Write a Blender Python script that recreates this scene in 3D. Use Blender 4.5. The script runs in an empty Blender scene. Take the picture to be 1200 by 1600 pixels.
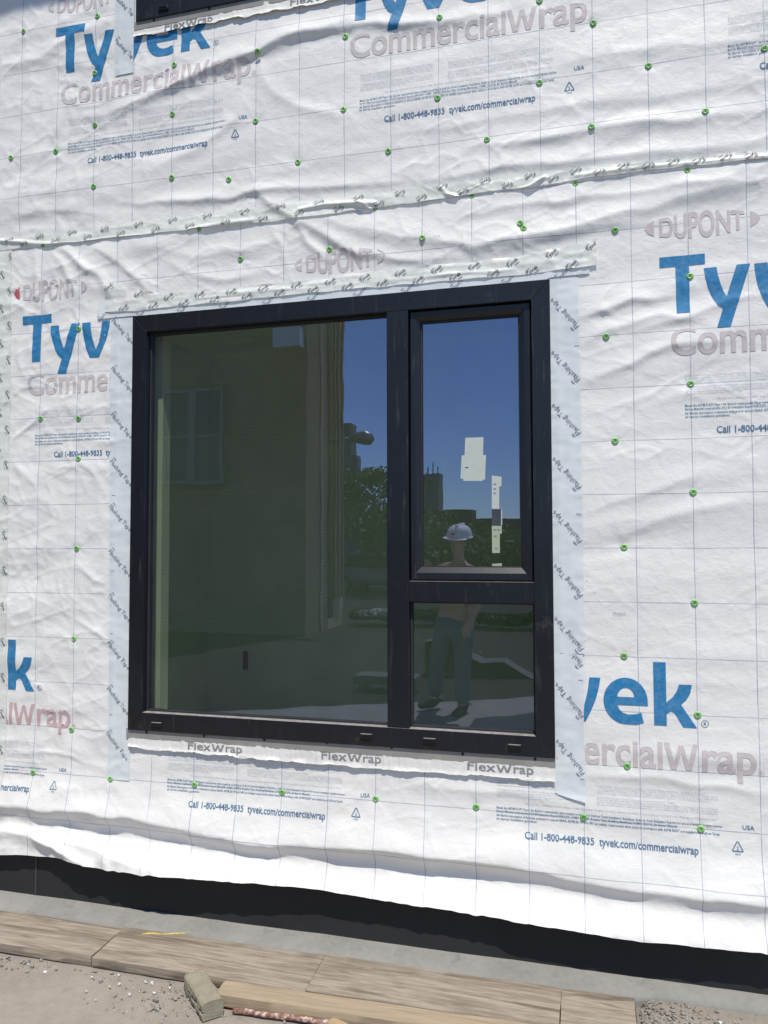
import bpy, bmesh, math, random
import numpy as np
from mathutils import Vector, Matrix

random.seed(7)
RNG = np.random.RandomState(11)
R = math.radians
SC = bpy.context.scene
COL = SC.collection

# ------------------------------------------------------------------ camera, sky, sun, exposure
F_PX = 1185.678
CX, CD, CZ = 2.45315529, 3.00406611, 0.01466441          # camera stands CD metres in front of the wall plane y = 0
YAW, PITCH, ROLL = -0.2578, 0.0432, -0.0023
cy, sy, cp, sp = math.cos(YAW), math.sin(YAW), math.cos(PITCH), math.sin(PITCH)
FW = np.array([sy * cp, cy * cp, sp])
RT = np.array([cy, -sy, 0.0])
UP = np.cross(RT, FW)
R2 = RT * math.cos(ROLL) + UP * math.sin(ROLL)
U2 = UP * math.cos(ROLL) - RT * math.sin(ROLL)
cam_d = bpy.data.cameras.new('camera')
cam_d.sensor_fit = 'VERTICAL'
cam_d.sensor_height = 36.0
cam_d.sensor_width = 27.0
cam_d.lens = F_PX / 1600 * 36.0
cam_d.clip_start = 0.02
cam_d.clip_end = 3000
cam = bpy.data.objects.new('camera', cam_d)
COL.objects.link(cam)
m = Matrix.Identity(4)
for i in range(3):
    m[i][0], m[i][1], m[i][2] = R2[i], U2[i], -FW[i]
m[0][3], m[1][3], m[2][3] = CX, -CD, CZ
cam.matrix_world = m
SC.camera = cam

SUN_EL, SUN_AZ = 65.0, 18.0                               # azimuth to the right of the wall's outward normal
world = bpy.data.worlds.new('World')
SC.world = world
world.use_nodes = True
wn = world.node_tree
sky = wn.nodes.new('ShaderNodeTexSky')
sky.sky_type = 'NISHITA'
sky.sun_disc = False
sky.sun_elevation = R(SUN_EL)
sky.sun_rotation = R(180 - SUN_AZ)
sky.altitude = 200
sky.air_density = 1.0
sky.dust_density = 0.0
sky.ozone_density = 6.0
sky_tint = wn.nodes.new('ShaderNodeMix'); sky_tint.data_type = 'RGBA'; sky_tint.blend_type = 'MULTIPLY'
sky_tint.inputs[0].default_value = 1.0; sky_tint.inputs[7].default_value = (.88, .945, 1.0, 1)     # a deep, dry noon blue
wn.links.new(sky.outputs[0], sky_tint.inputs[6])
wn.links.new(sky_tint.outputs[2], wn.nodes['Background'].inputs[0])
wn.nodes['Background'].inputs[1].default_value = 0.122
sun_d = bpy.data.lights.new('sun', 'SUN')
sun_d.energy = 4.2
sun_d.angle = R(0.53)
sun_d.color = (1.0, 0.945, 0.84)
sun = bpy.data.objects.new('sun', sun_d)
COL.objects.link(sun)
se, ce = math.sin(R(SUN_EL)), math.cos(R(SUN_EL))
SUNDIR = Vector((-math.sin(R(SUN_AZ)) * ce, math.cos(R(SUN_AZ)) * ce, -se))
sun.rotation_euler = SUNDIR.to_track_quat('-Z', 'Y').to_euler()
sun.location = (4, -6, 9)
SC.view_settings.view_transform = 'Standard'
SC.view_settings.look = 'None'
SC.view_settings.gamma = 1.0
SC.view_settings.use_curve_mapping = False
SC.view_settings.exposure = 0.10
try:
    SC.cycles.use_denoising = True
    SC.cycles.denoiser = 'OPENIMAGEDENOISE'
    SC.cycles.denoising_input_passes = 'RGB_ALBEDO_NORMAL'
    SC.cycles.max_bounces = 10
    SC.cycles.diffuse_bounces = 7
    SC.cycles.transparent_max_bounces = 16
except Exception:
    pass

# ------------------------------------------------------------------ helpers
def W(px, py, y=0.0):
    """point of the plane at depth y seen at photo pixel (px, py) -> (x, z)"""
    d = FW + R2 * (px - 600) / F_PX + U2 * (800 - py) / F_PX
    t = (y + CD) / d[1]
    return CX + d[0] * t, CZ + d[2] * t

def G(px, py, z):
    d = FW + R2 * (px - 600) / F_PX + U2 * (800 - py) / F_PX
    t = (z - CZ) / d[2]
    return CX + d[0] * t, -CD + d[1] * t

GLASS_Y = 0.02
def V(px, py, Y):
    """world (x, z) at real depth Y (behind the camera) of what the glass mirrors at a pixel"""
    return W(px, py, 2 * GLASS_Y - Y)

def tag(o, label=None, cat=None, group=None, kind=None):
    if label: o['label'] = label
    if cat: o['category'] = cat
    if group: o['group'] = group
    if kind: o['kind'] = kind
    return o

def empty(name, loc=(0, 0, 0), rz=0.0):
    o = bpy.data.objects.new(name, None)
    o.empty_display_size = 0.05
    o.location = loc
    o.rotation_euler = (0, 0, rz)
    COL.objects.link(o)
    return o

def new_mesh(name, verts, faces, smooth=False):
    me = bpy.data.meshes.new(name)
    me.from_pydata([tuple(map(float, v)) for v in verts], [], [tuple(map(int, f)) for f in faces])
    if smooth:
        me.polygons.foreach_set('use_smooth', [True] * len(me.polygons))
    me.update()
    return me

def obj(name, me, mat=None, parent=None, loc=None):
    """links mesh as one object; with a parent the mesh is in the parent's own space"""
    o = bpy.data.objects.new(name, me)
    COL.objects.link(o)
    if mat is not None:
        me.materials.clear()
        me.materials.append(mat)
    if parent is not None:
        o.parent = parent
    if loc is not None:
        o.location = loc
    return o

def bm_obj(name, bm, mat, parent=None, smooth=False, loc=None):
    me = bpy.data.meshes.new(name)
    bm.normal_update()
    bm.to_mesh(me)
    bm.free()
    if smooth:
        me.polygons.foreach_set('use_smooth', [True] * len(me.polygons))
    return obj(name, me, mat, parent, loc)

def add_box(bm, x0, x1, y0, y1, z0, z1, bevel=0.0, mat=None):
    r = bmesh.ops.create_cube(bm, size=1.0)
    vs = r['verts']
    for v in vs:
        v.co = Vector(((x0 + x1) / 2 + v.co.x * (x1 - x0), (y0 + y1) / 2 + v.co.y * (y1 - y0), (z0 + z1) / 2 + v.co.z * (z1 - z0)))
        if mat is not None:
            v.co = mat @ v.co
    if bevel > 0:
        es = list({e for v in vs for e in v.link_edges})
        bmesh.ops.bevel(bm, geom=es, offset=bevel, segments=2, affect='EDGES', profile=0.6)
    return bm

def box(name, b, mat, parent=None, bevel=0.0):
    bm = bmesh.new()
    add_box(bm, *b, bevel=bevel)
    return bm_obj(name, bm, mat, parent)

def prism_xz(name, poly, y0, y1, mat, parent=None, bevel=0.0):
    """polygon given as (x, z), extruded from y0 (front) to y1"""
    bm = bmesh.new()
    a = [bm.verts.new((x, y0, z)) for x, z in poly]
    b = [bm.verts.new((x, y1, z)) for x, z in poly]
    n = len(poly)
    bm.faces.new(a); bm.faces.new(b[::-1])
    for i in range(n):
        bm.faces.new((a[i], b[i], b[(i + 1) % n], a[(i + 1) % n]))
    bmesh.ops.recalc_face_normals(bm, faces=bm.faces)
    if bevel > 0:
        bmesh.ops.bevel(bm, geom=list(bm.edges), offset=bevel, segments=2, affect='EDGES', profile=0.6)
    return bm_obj(name, bm, mat, parent)

def add_tube(bm, pts, rad, n=8):
    pts = [Vector(p) for p in pts]
    rads = rad if hasattr(rad, '__len__') else [rad] * len(pts)
    rings = []
    for i, p in enumerate(pts):
        d = (pts[min(i + 1, len(pts) - 1)] - pts[max(i - 1, 0)]).normalized()
        a = d.orthogonal().normalized()
        if i and rings:
            a = (prev_a - d * prev_a.dot(d)).normalized()
        prev_a = a
        b = d.cross(a)
        rings.append([bm.verts.new(p + (a * math.cos(2 * math.pi * k / n) + b * math.sin(2 * math.pi * k / n)) * rads[i]) for k in range(n)])
    for r0, r1 in zip(rings[:-1], rings[1:]):
        for k in range(n):
            bm.faces.new((r0[k], r0[(k + 1) % n], r1[(k + 1) % n], r1[k]))
    bm.faces.new(rings[0][::-1]); bm.faces.new(rings[-1])
    return bm

def add_lathe(bm, prof, axis='Z', n=20, center=(0, 0, 0)):
    """profile [(radius, height)]"""
    c = Vector(center)
    rings = []
    for r, h in prof:
        ring = []
        for k in range(n):
            a = 2 * math.pi * k / n
            if axis == 'Z': p = Vector((r * math.cos(a), r * math.sin(a), h))
            else: p = Vector((r * math.cos(a), -h, r * math.sin(a)))
            ring.append(bm.verts.new(c + p))
        rings.append(ring)
    for r0, r1 in zip(rings[:-1], rings[1:]):
        for k in range(n):
            bm.faces.new((r0[k], r0[(k + 1) % n], r1[(k + 1) % n], r1[k]))
    if prof[-1][0] > 1e-6: bm.faces.new(rings[-1])
    if prof[0][0] > 1e-6: bm.faces.new(rings[0][::-1])
    bmesh.ops.remove_doubles(bm, verts=bm.verts, dist=1e-6)
    bmesh.ops.recalc_face_normals(bm, faces=bm.faces)
    return bm

# ------------------------------------------------------------------ value noise (numpy)
class VN:
    def __init__(self, seed):
        self.t = np.random.RandomState(seed).rand(256, 256) * 2 - 1
    def __call__(self, x, z):
        x = np.asarray(x, float) + 1000.3; z = np.asarray(z, float) + 1000.7
        xi = np.floor(x).astype(int); zi = np.floor(z).astype(int)
        fx = x - xi; fz = z - zi
        fx = fx * fx * fx * (fx * (fx * 6 - 15) + 10); fz = fz * fz * fz * (fz * (fz * 6 - 15) + 10)
        t = self.t
        a = t[xi & 255, zi & 255]; b = t[(xi + 1) & 255, zi & 255]
        c = t[xi & 255, (zi + 1) & 255]; d = t[(xi + 1) & 255, (zi + 1) & 255]
        return (a * (1 - fx) + b * fx) * (1 - fz) + (c * (1 - fx) + d * fx) * fz
n1, n2, n3, n4, n5, n6 = [VN(s) for s in (3, 5, 8, 13, 21, 34)]

def sstep(a, b, x):
    t = np.clip((x - a) / (b - a), 0, 1)
    return t * t * (3 - 2 * t)

# window openings
WX0, WX1, WZ0, WZ1 = 0.498, 2.336, -0.796, 1.047
STOREY = 3.213
def rect_dist(x, z, r):
    dx = np.maximum(np.maximum(r[0] - x, x - r[1]), 0)
    dz = np.maximum(np.maximum(r[2] - z, z - r[3]), 0)
    return np.hypot(dx, dz)

# folds of the house wrap: pixel polyline of the crest, height, width above the crest, width below it
FOLDS = [
    # loose bottom of the lower sheet
    ([(-150, 1246), (0, 1252), (200, 1272), (400, 1312), (600, 1322), (800, 1350), (1000, 1383), (1250, 1415)], .038, .110, .046, 0),
    ([(-100, 1296), (20, 1296), (120, 1310), (220, 1342), (330, 1362)], .030, .035, .050, 1),
    ([(60, 1300), (105, 1318), (160, 1350)], .020, .02, .03, 1),
    # swoosh across the top of the lower sheet
    ([(395, 300), (470, 350), (560, 398), (650, 408), (720, 402)], .014, .05, .022, 1),
    ([(470, 335), (620, 372), (740, 385), (860, 366), (1000, 328), (1220, 272)], .017, .060, .032, 1),
    ([(760, 400), (870, 372), (960, 350), (1080, 345)], .005, .03, .02, 1),
    ([(700, 340), (850, 318), (1000, 300), (1200, 276)], .007, .03, .02, 1),
    # folds fanning out from the left end of the seam
    ([(52, 392), (58, 430), (64, 480)], .007, .016, .022, 1),
    ([(80, 388), (100, 410), (112, 440), (118, 470)], .006, .018, .020, 1),
    ([(95, 384), (130, 412), (160, 436), (180, 466)], .013, .026, .018, 1),
    ([(150, 382), (190, 412), (220, 440), (243, 468)], .009, .030, .012, 1),
    ([(200, 380), (300, 400), (380, 392), (440, 372)], .006, .03, .03, 1),
    ([(455, 345), (480, 375), (505, 400), (520, 412)], .008, .018, .016, 1),
    ([(420, 355), (440, 385), (450, 420)], .005, .018, .016, 1),
    ([(250, 400), (300, 430), (350, 440), (420, 425)], .006, .03, .02, 1),
    # upper sheet
    ([(560, 34), (480, 52), (400, 82), (320, 118), (250, 150), (170, 178)], .017, .045, .030, 1),
    ([(800, 22), (680, 36), (560, 42), (440, 62), (380, 96)], .012, .04, .022, 1),
    ([(400, 100), (420, 140), (470, 170), (560, 190)], .006, .03, .03, 1),
    ([(390, 140), (370, 190), (300, 240), (220, 270)], .007, .04, .03, 1),
    ([(180, 320), (300, 318), (430, 300), (560, 290), (640, 282)], .010, .035, .016, 1),
    ([(20, 345), (60, 330), (130, 330), (180, 345)], .006, .03, .02, 1),
    ([(720, 235), (860, 215), (1010, 196), (1220, 172)], .010, .040, .024, 1),
    ([(640, 285), (800, 262), (960, 245), (1220, 226)], .009, .035, .020, 1),
    ([(600, 215), (760, 190), (900, 165), (1050, 150), (1210, 128)], .005, .04, .025, 1),
    ([(880, 100), (1000, 84), (1210, 60)], .005, .04, .03, 1),
    ([(0, 110), (70, 90), (110, 60), (200, 30)], .008, .04, .04, 1),
    ([(10, 300), (50, 270), (90, 200), (110, 150)], .006, .04, .03, 1),
    # right of the window
    ([(904, 500), (940, 486), (985, 468), (1060, 462)], .008, .030, .018, 1),
    ([(904, 545), (960, 515), (1030, 492), (1120, 500)], .006, .035, .02, 1),
    ([(985, 520), (1060, 498), (1140, 470), (1220, 455)], .006, .035, .018, 1),
    ([(905, 600), (960, 578), (1050, 540), (1150, 528)], .007, .035, .02, 1),
    ([(905, 805), (960, 785), (1040, 762), (1100, 742)], .005, .030, .018, 1),
    ([(960, 840), (1060, 806), (1190, 772)], .004, .03, .02, 1),
    ([(1000, 640), (1100, 610), (1200, 600)], .003, .04, .03, 1),
    ([(900, 1080), (1020, 1060), (1200, 1070)], .004, .05, .03, 1),
    ([(930, 1175), (1060, 1180), (1210, 1196)], .006, .05, .03, 1),
    ([(900, 1210), (1000, 1212), (1210, 1240)], .006, .03, .02, 1),
    # left of the window
    ([(72, 640), (45, 668), (22, 688)], .006, .012, .010, 1),
    ([(120, 720), (150, 745), (172, 775)], .005, .02, .015, 1),
    ([(60, 760), (40, 740), (22, 725)], .004, .02, .02, 1),
    ([(118, 960), (150, 985), (172, 1010)], .004, .02, .02, 1),
    ([(120, 880), (150, 905), (172, 915)], .005, .02, .012, 1),
    ([(20, 1172), (70, 1172), (140, 1190)], .004, .014, .010, 1),
    ([(640, 1222), (760, 1236), (900, 1250)], .005, .03, .02, 1),
]
CAPS = [
 # upper sheet
 (38, 50, 'left of the topmost blue T, on the photo left edge side'), (153, 26, 'just above the y of the topmost left blue wordmark'),
 (149, 115, 'at the foot of the y in the upper left blue wordmark'), (273, 102, 'under the e of the upper left blue wordmark'),
 (403, 81, 'at the fold right of the upper left wordmark'), (540, 58, 'left of the grey product name at top centre'),
 (687, 28, 'above the middle of the top centre grey product name'), (843, 2, 'on the photo top edge, right of centre'),
 (927, 37, 'right after the top centre grey product name'), (1194, 77, 'on the photo right edge near the upper corner'),
 (1013, 104, 'right of the USA mark at top right of centre'), (843, 130, 'on the fine print end, left of the top USA mark'),
 (684, 154, 'on the fine print above the top centre phone line'), (537, 172, 'left of the top centre phone number'),
 (400, 190, 'right of the upper left recycling triangle'), (270, 179, 'in the fine print above the upper left web address'),
 (149, 196, 'in the fine print above the upper left phone number'), (18, 247, 'close to the left edge, left of the upper phone line'),
 (88, 237, 'just left of the upper left phone line'), (147, 292, 'below the Call of the upper left phone line'),
 (269, 278, 'below the end of the upper left web address'), (358, 281, 'off the ruled lines, right below the upper left triangle'),
 (466, 254, 'between the upper left triangle and the top phone line'), (607, 237, 'below the start of the top centre phone line'),
 (761, 219, 'below the end of the top centre phone line'), (924, 199, 'under the top right of centre recycling triangle'),
 (1102, 175, 'far right, above the seam and below the top corner print'),
 # lower sheet, above the window
 (376, 405, 'above the big window, left of the faded maker mark'), (515, 390, 'touching the top of the faded maker mark over the window'),
 (660, 372, 'above the big window beside a small lot number'), (813, 349, 'upper one of a touching pair below the seam'),
 (818, 357, 'lower one of a touching pair below the seam'), (961, 360, 'left of the faded maker mark at right'),
 # left of the window
 (123, 514, 'on the y of the left blue wordmark beside the window'), (64, 654, 'at the far left below the faded product name'),
 (123, 654, 'left of the window below the faded product name'), (123, 717, 'touching the left phone number beside the window'),
 (120, 857, 'alone left of the window at mid height'), (116, 998, 'left of the window, right above the letter k'),
 (112, 1140, 'at the end of the pink product name at left'), (52, 1207, 'on the fine print in the lower left corner'),
 (173, 1217, 'half under the lower end of the left flashing tape'),
 # right of the window
 (1078, 432, 'on the stem of the blue T at right'), (947, 526, 'right of the window, upper one beside the flashing tape'),
 (1079, 600, 'on the grey paragraph at the right'), (961, 689, 'right of the window, second one down beside the tape'),
 (1083, 769, 'at the right, below the right phone line'), (975, 855, 'right of the window, third one down beside the tape'),
 (1085, 942, 'at the right, midway between the two blue wordmarks'), (975, 1025, 'just above the e of the lower right blue wordmark'),
 (1090, 1117, 'at the foot of the k in the lower right wordmark'), (980, 1197, 'under the lower right faded product name'),
 # below the window
 (304, 1226, 'below the window above the Call of the phone line'), (441, 1238, 'below the window above the web address'),
 (587, 1248, 'below the window right of a USA mark'), (744, 1261, 'below the window alone between two print blocks'),
 (912, 1277, 'below the end of the lower right flashing tape'), (1095, 1295, 'in the fine print left of the lower right USA mark'),
 # under the seam tape
 (67, 383, 'under the seam tape at its left end'), (311, 358, 'under the seam tape above the window left part'),
 (586, 325, 'under the seam tape at a pucker near the middle'), (737, 306, 'under the seam tape right of the middle'),
 (899, 287, 'under the seam tape above the window right corner'), (1074, 266, 'under the seam tape near its right end'),
]
CAP_P = [W(a, b, -.012) for a, b, _ in CAPS]
CAP_K = [(p[0], p[1], 3 + (i * 7) % 4, (i * 2.399) % 6.283, .6 + .5 * ((i * 37) % 10) / 10) for i, p in enumerate(CAP_P)]
FOLD_W = []
for pl, amp, wa, wb, ends in FOLDS:
    FOLD_W.append((np.array([W(*p) for p in pl]), amp, wa, wb, ends))

def H(x, z):
    """how far the wrap stands off the wall plane at (x, z)"""
    x = np.asarray(x, float); z = np.asarray(z, float)
    wx = x + 0.05 * n5(x / .35, z / .35); wz = z + 0.035 * n6(x / .4, z / .3)
    # long lazy sags, stretched across the sheet
    h = 0.0038 * n1(wx / .75, (wz - .10 * wx) / .16) + 0.0024 * n2(wx / .38, (wz - .14 * wx) / .075)
    # crumple: creases that meet at sharp lines
    left = sstep(0.75, 0.15, x); lowright = sstep(1.6, 2.6, x) * sstep(.2, -.3, z)
    amp = 0.32 + 0.80 * left - 0.10 * lowright
    c = 1 - np.abs(n3(wx / .14, wz / .12)) * 2
    c2 = 1 - np.abs(n4(wx / .065 + .4 * wz / .065, wz / .06)) * 2
    c3 = n2(x / .03, z / .026)
    h = h + amp * (0.0019 * c + 0.0012 * c2 + 0.00035 * c3)
    # sharp thin creases, in patches
    k1 = np.abs(n2((x + .55 * z) / .19 + .3 * n4(x / .1, z / .1), (z - .35 * x) / .11)); k2 = np.abs(n6((x - .8 * z) / .24 + .3 * n3(x / .12, z / .12), (z + .5 * x) / .10))
    patch = sstep(-.15, .55, n5(x / .42 + 4, z / .36)) * .8 + .25
    h = h + patch * (.0026 * np.exp(-k1 / .055) + .0022 * np.exp(-k2 / .05))
    for pl, am, wa, wb, ends in FOLD_W:
        lo = pl.min(0) - .35; hi = pl.max(0) + .35
        k = (x > lo[0]) & (x < hi[0]) & (z > lo[1]) & (z < hi[1])
        if not np.any(k): continue
        px, pz = x[k] + .012 * n5(x[k] / .09, z[k] / .09), z[k] + .010 * n6(x[k] / .11, z[k] / .07)
        best = np.full(px.shape, 1e9); sgn = np.zeros(px.shape); tt = np.zeros(px.shape)
        seg = np.diff(pl, axis=0); L = np.hypot(seg[:, 0], seg[:, 1]); cum = np.concatenate([[0], np.cumsum(L)])
        for i in range(len(seg)):
            ax, az = pl[i]
            t = np.clip(((px - ax) * seg[i, 0] + (pz - az) * seg[i, 1]) / L[i] ** 2, 0, 1)
            qx = ax + t * seg[i, 0]; qz = az + t * seg[i, 1]
            d = np.hypot(px - qx, pz - qz)
            u = d < best
            best = np.where(u, d, best); sgn = np.where(u, np.where(pz >= qz, 1.0, -1.0), sgn)
            tt = np.where(u, (cum[i] + t * L[i]) / cum[-1], tt)
        w = np.where(sgn > 0, wa, wb)
        prof = .55 * np.exp(-(best / w) ** 2) + .45 * np.exp(-1.25 * best / w)
        tap = np.sin(np.pi * np.clip(tt, 0, 1)) ** .55 if ends else 1.0
        hh = np.zeros(x.shape); hh[k] = am * prof * tap * (1 + .25 * n1(px / .2, pz / .2))
        h = h + hh
    for qx, qz, nf, ph, sc in CAP_K:
        k = (np.abs(x - qx) < .2) & (np.abs(z - qz) < .2)
        if not np.any(k): continue
        dx = x[k] - qx; dz = z[k] - qz; r = np.hypot(dx, dz); th = np.arctan2(dz, dx)
        star = np.maximum(0, np.cos(nf * th + ph + 1.2 * np.sin(th * 2 + ph))) ** 4
        hh = np.zeros(x.shape); hh[k] = sc * (.0030 * star * np.exp(-r / .055) * sstep(.006, .03, r) - .0022 * np.exp(-(r / .028) ** 2)); h = h + hh
    # lower edge hangs loose and flares out
    fl = sstep(-1.25, -1.45, z) * (0.064 + .016 * sstep(.30, .55, x) * sstep(1.75, 1.2, x) + .010 * n1(x / .3, 0 * x) + .014 * sstep(.35, .8, x) - .006 * sstep(1.6, 2.6, x) - .030 * sstep(.35, .1, x) + .007 * n3(x / .07, 0 * x + 2) + .004 * n4(x / .03, z / .05))
    h = h + fl
    # flat along the windows and their tapes
    d = np.minimum(rect_dist(x, z, (WX0, WX1, WZ0, WZ1)), rect_dist(x, z, (WX0, WX1, WZ0 + STOREY, WZ1 + STOREY)))
    h = h * (0.12 + 0.88 * sstep(0.02, 0.16, d))
    return h + 0.006

HEM_X = [-1.8, -.18, .04, .113, .19, .29, .46, .80, 1.245, 1.386, 1.917, 2.632, 3.062, 5.0]
HEM_Z = [-1.42, -1.421, -1.402, -1.397, -1.397, -1.414, -1.432, -1.430, -1.414, -1.411, -1.425, -1.452, -1.440, -1.43]
def hem(x):
    z = np.interp(x, HEM_X, HEM_Z)
    z = z * (1 - H(x, z) / CD)
    return z + .0035 * n3(np.asarray(x) / .12, 0 * np.asarray(x))

def seam_z(x):
    return np.interp(x, [-2, -.25, .78, 1.18, 1.66, 2.14, 2.68, 3.13, 5], [1.462, 1.460, 1.452, 1.448, 1.447, 1.457, 1.457, 1.440, 1.43])

def conform(xz, off):
    xz = np.asarray(xz, float)
    return np.stack([xz[:, 0], -(H(xz[:, 0], xz[:, 1]) + off), xz[:, 1]], 1)

# ------------------------------------------------------------------ materials
def nodes_of(name):
    mt = bpy.data.materials.new(name)
    mt.use_nodes = True
    nt = mt.node_tree
    return mt, nt, nt.nodes['Principled BSDF']

def N(nt, t, **kw):
    n = nt.nodes.new(t)
    for k, v in kw.items():
        if k in ('op', 'operation'): n.operation = v
        elif hasattr(n, k): setattr(n, k, v)
        else: n.inputs[k].default_value = v
    return n

def math_n(nt, op, a, b=None, c=None, clamp=False):
    n = nt.nodes.new('ShaderNodeMath'); n.operation = op; n.use_clamp = clamp
    for i, v in enumerate((a, b, c)):
        if v is None: continue
        if isinstance(v, (int, float)): n.inputs[i].default_value = v
        else: nt.links.new(v, n.inputs[i])
    return n.outputs[0]

def noise(nt, vec, scale, detail=4, rough=.55, dist=0.0):
    n = nt.nodes.new('ShaderNodeTexNoise')
    n.inputs['Scale'].default_value = scale; n.inputs['Detail'].default_value = detail
    n.inputs['Roughness'].default_value = rough; n.inputs['Distortion'].default_value = dist
    if vec is not None: nt.links.new(vec, n.inputs['Vector'])
    return n.outputs['Fac']

def ramp(nt, fac, stops):
    n = nt.nodes.new('ShaderNodeValToRGB')
    e = n.color_ramp.elements
    while len(e) < len(stops): e.new(0.5)
    for el, (p, c) in zip(e, stops):
        el.position = p
        el.color = (c, c, c, 1) if isinstance(c, (int, float)) else (*c, 1)
    nt.links.new(fac, n.inputs[0])
    return n.outputs[0]

def mix(nt, fac, a, b, mode='MIX'):
    n = nt.nodes.new('ShaderNodeMix'); n.data_type = 'RGBA'; n.blend_type = mode
    for i, v in ((0, fac), (6, a), (7, b)):
        if isinstance(v, (int, float)): n.inputs[i].default_value = v
        elif isinstance(v, tuple): n.inputs[i].default_value = (*v, 1)
        else: nt.links.new(v, n.inputs[i])
    return n.outputs[2]

def bump(nt, height, strength=.3, dist=.01, normal=None):
    n = nt.nodes.new('ShaderNodeBump')
    n.inputs['Strength'].default_value = strength; n.inputs['Distance'].default_value = dist
    nt.links.new(height, n.inputs['Height'])
    if normal is not None: nt.links.new(normal, n.inputs['Normal'])
    return n.outputs[0]

def coords(nt, scale=(1, 1, 1), rot=(0, 0, 0)):
    tc = nt.nodes.new('ShaderNodeTexCoord')
    mp = nt.nodes.new('ShaderNodeMapping')
    mp.inputs['Scale'].default_value = scale
    mp.inputs['Rotation'].default_value = rot
    nt.links.new(tc.outputs['Object'], mp.inputs['Vector'])
    return mp.outputs[0]

def sep(nt, vec):
    n = nt.nodes.new('ShaderNodeSeparateXYZ'); nt.links.new(vec, n.inputs[0]); return n.outputs

def plain(name, col, rough=.6, var=.15, vscale=8, spec=.4, metallic=0.0, bump_s=0.0, bump_scale=60, detail=5):
    mt, nt, p = nodes_of(name)
    v = coords(nt)
    f = noise(nt, v, vscale, detail)
    a = tuple(c * (1 - var) for c in col); b = tuple(min(1, c * (1 + var)) for c in col)
    nt.links.new(ramp(nt, f, [(.3, a), (.7, b)]), p.inputs['Base Color'])
    p.inputs['Roughness'].default_value = rough
    p.inputs['Metallic'].default_value = metallic
    p.inputs['Specular IOR Level'].default_value = spec
    if bump_s > 0:
        nt.links.new(bump(nt, noise(nt, v, bump_scale, 6), bump_s, .004), p.inputs['Normal'])
    return mt

CELL = 0.2032
def grid_mask(nt, xo, zo, sx, sz, tilt=0.0):
    """printed ruling every 8 inches: thin dark line plus a faint blue twin on the uprights"""
    c = coords(nt)
    wob = noise(nt, c, 3.0, 2)
    s = sep(nt, c)
    def line(coord, o, w, amp=.006):
        a = math_n(nt, 'SUBTRACT', coord, o)
        a = math_n(nt, 'ADD', a, math_n(nt, 'MULTIPLY', math_n(nt, 'SUBTRACT', wob, .5), amp))
        a = math_n(nt, 'DIVIDE', a, CELL)
        a = math_n(nt, 'ADD', a, 1000.5)
        a = math_n(nt, 'FRACT', a)
        a = math_n(nt, 'ABSOLUTE', math_n(nt, 'SUBTRACT', a, .5))
        return math_n(nt, 'LESS_THAN', a, w / CELL / 2)
    zz = math_n(nt, 'SUBTRACT', s[2], math_n(nt, 'MULTIPLY', s[0], tilt))
    return line(s[0], xo, .0034), line(zz, zo, .0032), line(s[0], xo + .011, .003), c, s

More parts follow.
